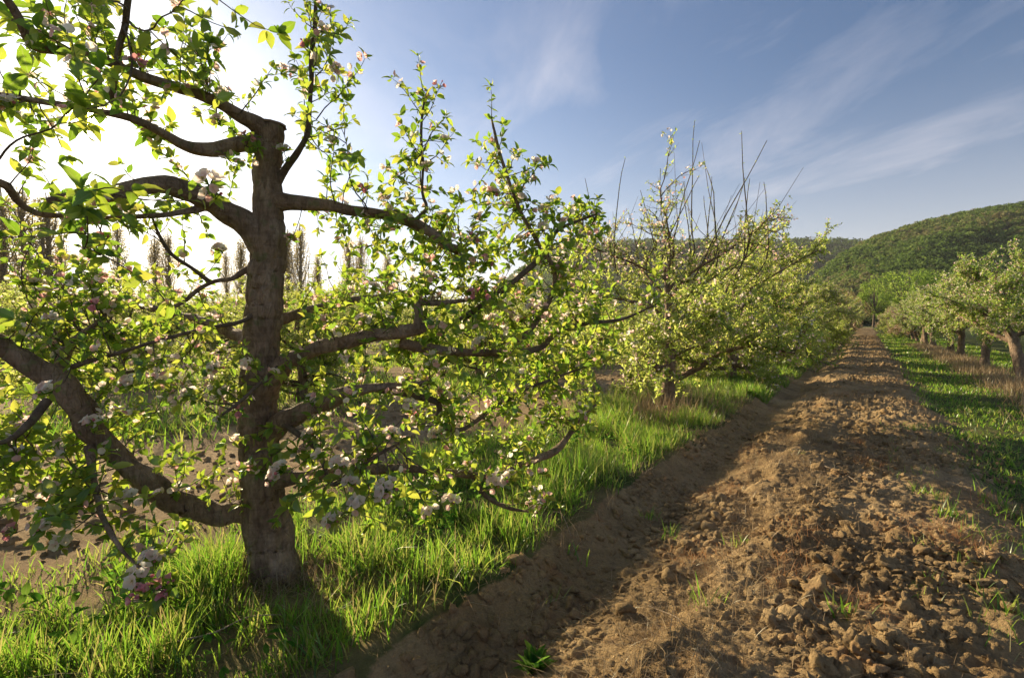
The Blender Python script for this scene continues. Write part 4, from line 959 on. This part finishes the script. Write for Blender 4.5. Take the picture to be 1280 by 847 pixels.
def forest(H, n, size, seed, label, dens, colour):
    R = RS(seed); nr, na, _ = H.shape; pos = []; sz = []; rv = []
    for i in range(n):
        u = R.rand() ** .8 * (nr - 10); a = R.rand() * (na - 1.01); k = int(u); j = int(a); p = H[k, j] + (H[k, j + 1] - H[k, j]) * (a - j)
        if k + 1 < nr: p = p + (H[k + 1, j] - H[k, j]) * (u - k)
        if p[2] < .5 and R.rand() > .3: continue
        q = fbm(np.array([p[0] * .012]), np.array([p[1] * .012]), 3, 5)[0]
        if R.rand() > dens: continue
        pos.append(p); sz.append(size * (.5 + .9 * R.rand() ** 1.5)); rv.append(np.clip(colour(u / nr, q, R), 0, 1))
    pos = np.array(pos); sz = np.array(sz); rv = np.array(rv); K = 34; n = len(pos)
    P_ = np.repeat(pos, K, 0); S_z = np.repeat(sz, K); d = nrm(R.normal(size=(n * K, 3))); d[:, 2] = np.abs(d[:, 2]) * 1.1 - .15
    sub = np.repeat(nrm(R.normal(size=(n, 3))), K, 0) * .25
    c = P_ + (d * (.65 + .45 * R.rand(n * K, 1)) + sub) * S_z[:, None] + np.array([0, 0, 1.0]) * S_z[:, None] * .5
    nn = nrm(d + R.normal(size=(n * K, 3)) * .45); a = nrm(np.cross(nn, R.normal(size=(n * K, 3)))); b = np.cross(nn, a)
    L = (S_z * (.17 + .17 * R.rand(n * K)))[:, None]
    v = np.stack([c - a * L, c - b * L * (.6 + .5 * R.rand(n * K, 1)) - nn * L * .2, c + a * L, c + b * L * (.6 + .5 * R.rand(n * K, 1)) - nn * L * .2], 1)
    f = np.arange(n * K * 4).reshape(-1, 4)
    o = build('forest', v.reshape(-1, 3), f, M['forest'], None, {'rnd': np.repeat(np.clip(np.repeat(rv, K) + .10 * R.normal(size=n * K), 0, 1), 4)}, smooth=False); tag(o, label, 'forest', kind='stuff'); print('forest', n)
forest(H1, 24000, 2.0, 4, 'dense spring-green forest covering the near hill on the right', 1.0, lambda u, q, R: (1.0 - 1.5 * u if u < .30 else .48) + q * 1.3 + R.normal() * .17 - .15 * (u > .6))
forest(H2, 9000, 4.4, 6, 'dark forest on the distant ridge beyond the orchard', .9, lambda u, q, R: .45 + q * .7 + R.normal() * .08)

# round green trees at the end of the path
def round_tree(seed, hgt, rad, mat, n=5200, leaf=.22):
    R = RS(seed); T = Wood(); T.tube([[0, 0, -.2], [.1, 0, hgt * .25], [0, .1, hgt * .6], [0, 0, hgt * .9]], [.30, .24, .13, .04], 8)
    a = T.build('trunk', M['twig']); S = Scatter(); cl = []
    B = Wood()
    for i in range(34):
        d = rvec(R); d[2] = d[2] * .9 + .1; c = d * np.array([rad, rad, hgt * .42]) * (.55 + .4 * R.rand()) + np.array([0, 0, hgt * .56]); cl.append((c, rad * (.22 + .16 * R.rand()), R.rand()))
        B.tube([[0, 0, hgt * .3], c * .55 + np.array([0, 0, hgt * .1]), c], [.09, .06, .02], 4, cap=False)
    for i in range(n):
        c, r, sh_ = cl[R.randint(len(cl))]; d = rvec(R); p = c + d * r * R.rand() ** .35
        S.add(p, unit(rvec(R) + [0, 0, -.2]), unit(d + rvec(R) * .6), leaf * (.7 + .6 * R.rand()), 1.5, .1, np.clip(sh_ * .6 + .4 * R.rand(), 0, 1))
    b = B.build('branches', M['twig']); c_ = S.build('crown', M[mat], None, SIMP_V, SIMP_T, None); r = [('trunk', a.data), ('branches', b.data), ('crown', c_.data)]
    for x in (a, b, c_): C.objects.unlink(x); bpy.data.objects.remove(x)
    return r
RT = [round_tree(71, 9, 3.6, 'leaf_bright'), round_tree(72, 9, 3.2, 'leaf_bronze', 3200), round_tree(73, 9, 3.9, 'leaf_bright')]
for (px, top, d, k, wd_, nm, lab, gp) in [
        (1092, 350, 135, 0, .9, 'round_tree', 'yellow-green rounded tree at the far end of the path', 'trees at the end of the path'), (1135, 331, 140, 2, 1.15, 'round_tree', 'tall bright green tree at the foot of the hill', 'trees at the end of the path'),
        (1155, 352, 132, 0, 1.0, 'round_tree', 'pale green tree in front of the tall bright one', 'trees at the end of the path'), (1110, 368, 138, 2, .8, 'round_tree', 'small dark tree between the rounded green trees', 'trees at the end of the path'),
        (1180, 338, 142, 2, 1.0, 'round_tree', 'dark green tree behind the white-blossomed row', 'trees at the end of the path'), (1075, 372, 128, 1, .9, 'round_tree', 'brown half-bare tree closing the far end of the path', 'trees at the end of the path'),
        (1060, 362, 150, 1, .9, 'round_tree', 'brownish tree above the left row at the far end', 'trees at the end of the path'), (1045, 360, 160, 1, .9, 'round_tree', 'brownish tree at the hill foot left of the path end', 'trees at the end of the path')]:
    p = P(px, HZ, d); H = (HZ - top) / F * d + EYE; o = thing(nm, lab, 'tree', (p[0], p[1], 0), gp); s = H / 9; o.scale = (s * wd_, s * wd_, s); o.rotation_euler = (0, 0, px)
    for n_, dt in RT[k]:
        c = bpy.data.objects.new(n_, dt); C.objects.link(c); c.parent = o
# pylon on the ridge
p = P(1013, 309, 800); py_ = thing('utility_pylon', 'tiny utility pylon standing on the distant ridge', 'pylon', (p[0], p[1], p[2] - 8))
w = Wood(); w.tube([[0, 0, 0], [0, 0, 12], [0, 0, 25]], [.7, .5, .35], 6); w.build('mast', M['twig'], py_)
w = Wood(); w.tube([[-8, 0, 23], [0, 0, 23.5], [8, 0, 23]], [.35, .4, .35], 6); w.build('crossarm', M['twig'], py_)

hz_m, nt_, out_ = newmat('haze_air'); vol = nt_.nodes.new('ShaderNodeVolumePrincipled'); vol.inputs['Color'].default_value = (.93, .95, 1, 1); vol.inputs['Density'].default_value = .00011; vol.inputs['Anisotropy'].default_value = .3
nt_.links.new(vol.outputs[0], out_.inputs['Volume'])
hb = np.array([[x, y, z] for x in (-2600, 2600) for y in (-2600, 2600) for z in (-3.5, 230)], float)
hz_o = build('haze', hb, np.array([[0, 1, 3, 2], [4, 6, 7, 5], [0, 4, 5, 1], [2, 3, 7, 6], [0, 2, 6, 4], [1, 5, 7, 3]]), hz_m, smooth=False); tag(hz_o, 'thin sunlit haze hanging over the orchard', 'haze', kind='stuff')
# ================================================================== LIGHT, SKY, CAMERA
sd = ray(110, 196); sd = unit(sd); EL = math.asin(sd[2]); AZ = math.atan2(sd[0], sd[1])
EL = EL + math.radians(3.2)
sv = Vector((math.sin(AZ) * math.cos(EL), math.cos(AZ) * math.cos(EL), math.sin(EL)))
print('sun el', math.degrees(EL), 'az', math.degrees(AZ))
sl = bpy.data.lights.new('sun', 'SUN'); sl.energy = 5.0; sl.angle = math.radians(.6); sl.color = (1.0, .80, .52)
so = bpy.data.objects.new('sun', sl); C.objects.link(so); so.rotation_euler = sv.to_track_quat('Z', 'Y').to_euler(); so.location = (-30, 40, 30)

wr = bpy.data.worlds.new('World'); bpy.context.scene.world = wr; wr.use_nodes = True; nt = wr.node_tree; nt.nodes.clear()
out = nt.nodes.new('ShaderNodeOutputWorld'); bg = nt.nodes.new('ShaderNodeBackground'); nt.links.new(bg.outputs[0], out.inputs[0])
sky = N(nt, 'ShaderNodeTexSky', sky_type='NISHITA', sun_disc=False, sun_elevation=EL, sun_rotation=AZ, altitude=200, air_density=1.2, dust_density=.7, ozone_density=2.0)
tc = N(nt, 'ShaderNodeTexCoord'); dirv = tc.outputs['Generated']
def math_(op, a, b=None, c=None, clamp=False):
    m = nt.nodes.new('ShaderNodeMath'); m.operation = op; m.use_clamp = clamp
    for i, v in enumerate((a, b, c)):
        if v is None: continue
        if isinstance(v, (int, float)): m.inputs[i].default_value = v
        else: nt.links.new(v, m.inputs[i])
    return m.outputs[0]
dot = nt.nodes.new('ShaderNodeVectorMath'); dot.operation = 'DOT_PRODUCT'; nt.links.new(dirv, dot.inputs[0]); dot.inputs[1].default_value = sv
dt = math_('MAXIMUM', dot.outputs['Value'], 0)
sep = N(nt, 'ShaderNodeSeparateXYZ'); nt.links.new(dirv, sep.inputs[0])
zc = math_('MAXIMUM', sep.outputs[2], 0.0)
den = math_('ADD', zc, .10)
cx = math_('DIVIDE', sep.outputs[0], den); cy = math_('DIVIDE', sep.outputs[1], den)
th = math.radians(-12); al = math_('ADD', math_('MULTIPLY', cx, math.sin(th)), math_('MULTIPLY', cy, math.cos(th))); ac = math_('SUBTRACT', math_('MULTIPLY', cx, math.cos(th)), math_('MULTIPLY', cy, math.sin(th)))
cmb = N(nt, 'ShaderNodeCombineXYZ'); nt.links.new(cx, cmb.inputs[0]); nt.links.new(cy, cmb.inputs[1])
mp = N(nt, 'ShaderNodeCombineXYZ'); nt.links.new(math_('MULTIPLY', al, .62), mp.inputs[0]); nt.links.new(math_('MULTIPLY', ac, 1.35), mp.inputs[1])
wisps = N(nt, 'ShaderNodeTexNoise', i_Scale=1.15, i_Detail=8, i_Roughness=.60, i_Distortion=.6); nt.links.new(mp.outputs[0], wisps.inputs['Vector'])
big = N(nt, 'ShaderNodeTexNoise', i_Scale=.42, i_Detail=3, i_Roughness=.5); nt.links.new(cmb.outputs[0], big.inputs['Vector'])
wf = math_('MULTIPLY', ramp(nt, wisps.outputs[0], [(.43, (0, 0, 0)), (.76, (1, 1, 1))]), ramp(nt, big.outputs[0], [(.36, (.15, .15, .15)), (.60, (1, 1, 1))]))
low = math_('SUBTRACT', 1.0, math_('MULTIPLY', zc, 2.2), clamp=True)          # thin veil towards the horizon
veil = math_('MULTIPLY', math_('POWER', low, 2.3), .82)
cf = math_('MAXIMUM', math_('MULTIPLY', wf, .60), veil)
cloudcol = (7.4, 7.0, 7.4)
skyc = mixc(nt, 1.0, sky.outputs[0], (.62, .71, .88), 'MULTIPLY')
col = mixc(nt, cf, skyc, cloudcol)
g1 = math_('MULTIPLY', math_('MULTIPLY', math_('POWER', dt, 4.0), 2.6), math_('ADD', .55, math_('MULTIPLY', low, .8)))
g2 = math_('MULTIPLY', math_('POWER', dt, 40.0), 7.0); g3 = math_('MULTIPLY', math_('POWER', dt, 9000.0), 900.0)
fin = mixc(nt, 1.0, mixc(nt, 1.0, col, mixc(nt, 1.0, (.86, .91, 1.02), g1, 'MULTIPLY'), 'ADD'), mixc(nt, 1.0, (1.0, .84, .56), math_('ADD', g2, g3), 'MULTIPLY'), 'ADD')
nt.links.new(fin, bg.inputs[0]); bg.inputs[1].default_value = .066

cam = bpy.data.cameras.new('camera'); co = bpy.data.objects.new('camera', cam); C.objects.link(co)
cam.sensor_width = 36; cam.sensor_fit = 'HORIZONTAL'; cam.lens = 36 * F / 1280; cam.clip_start = .05; cam.clip_end = 6000
co.location = (0, 0, EYE); co.rotation_euler = (PI / 2 - PITCH, 0, 0)
sc = bpy.context.scene; sc.camera = co
sc.view_settings.view_transform = 'Standard'; sc.view_settings.look = 'None'; sc.view_settings.exposure = 1.0; sc.view_settings.gamma = 1
sc.render.engine = 'CYCLES'
cy_ = sc.cycles; cy_.use_denoising = True; cy_.max_bounces = 8; cy_.diffuse_bounces = 3; cy_.glossy_bounces = 2; cy_.transmission_bounces = 5; cy_.transparent_max_bounces = 4
cy_.sample_clamp_indirect = 6; cy_.use_adaptive_sampling = True; cy_.adaptive_threshold = .02
cy_.volume_bounces = 0; cy_.caustics_reflective = False; cy_.caustics_refractive = False
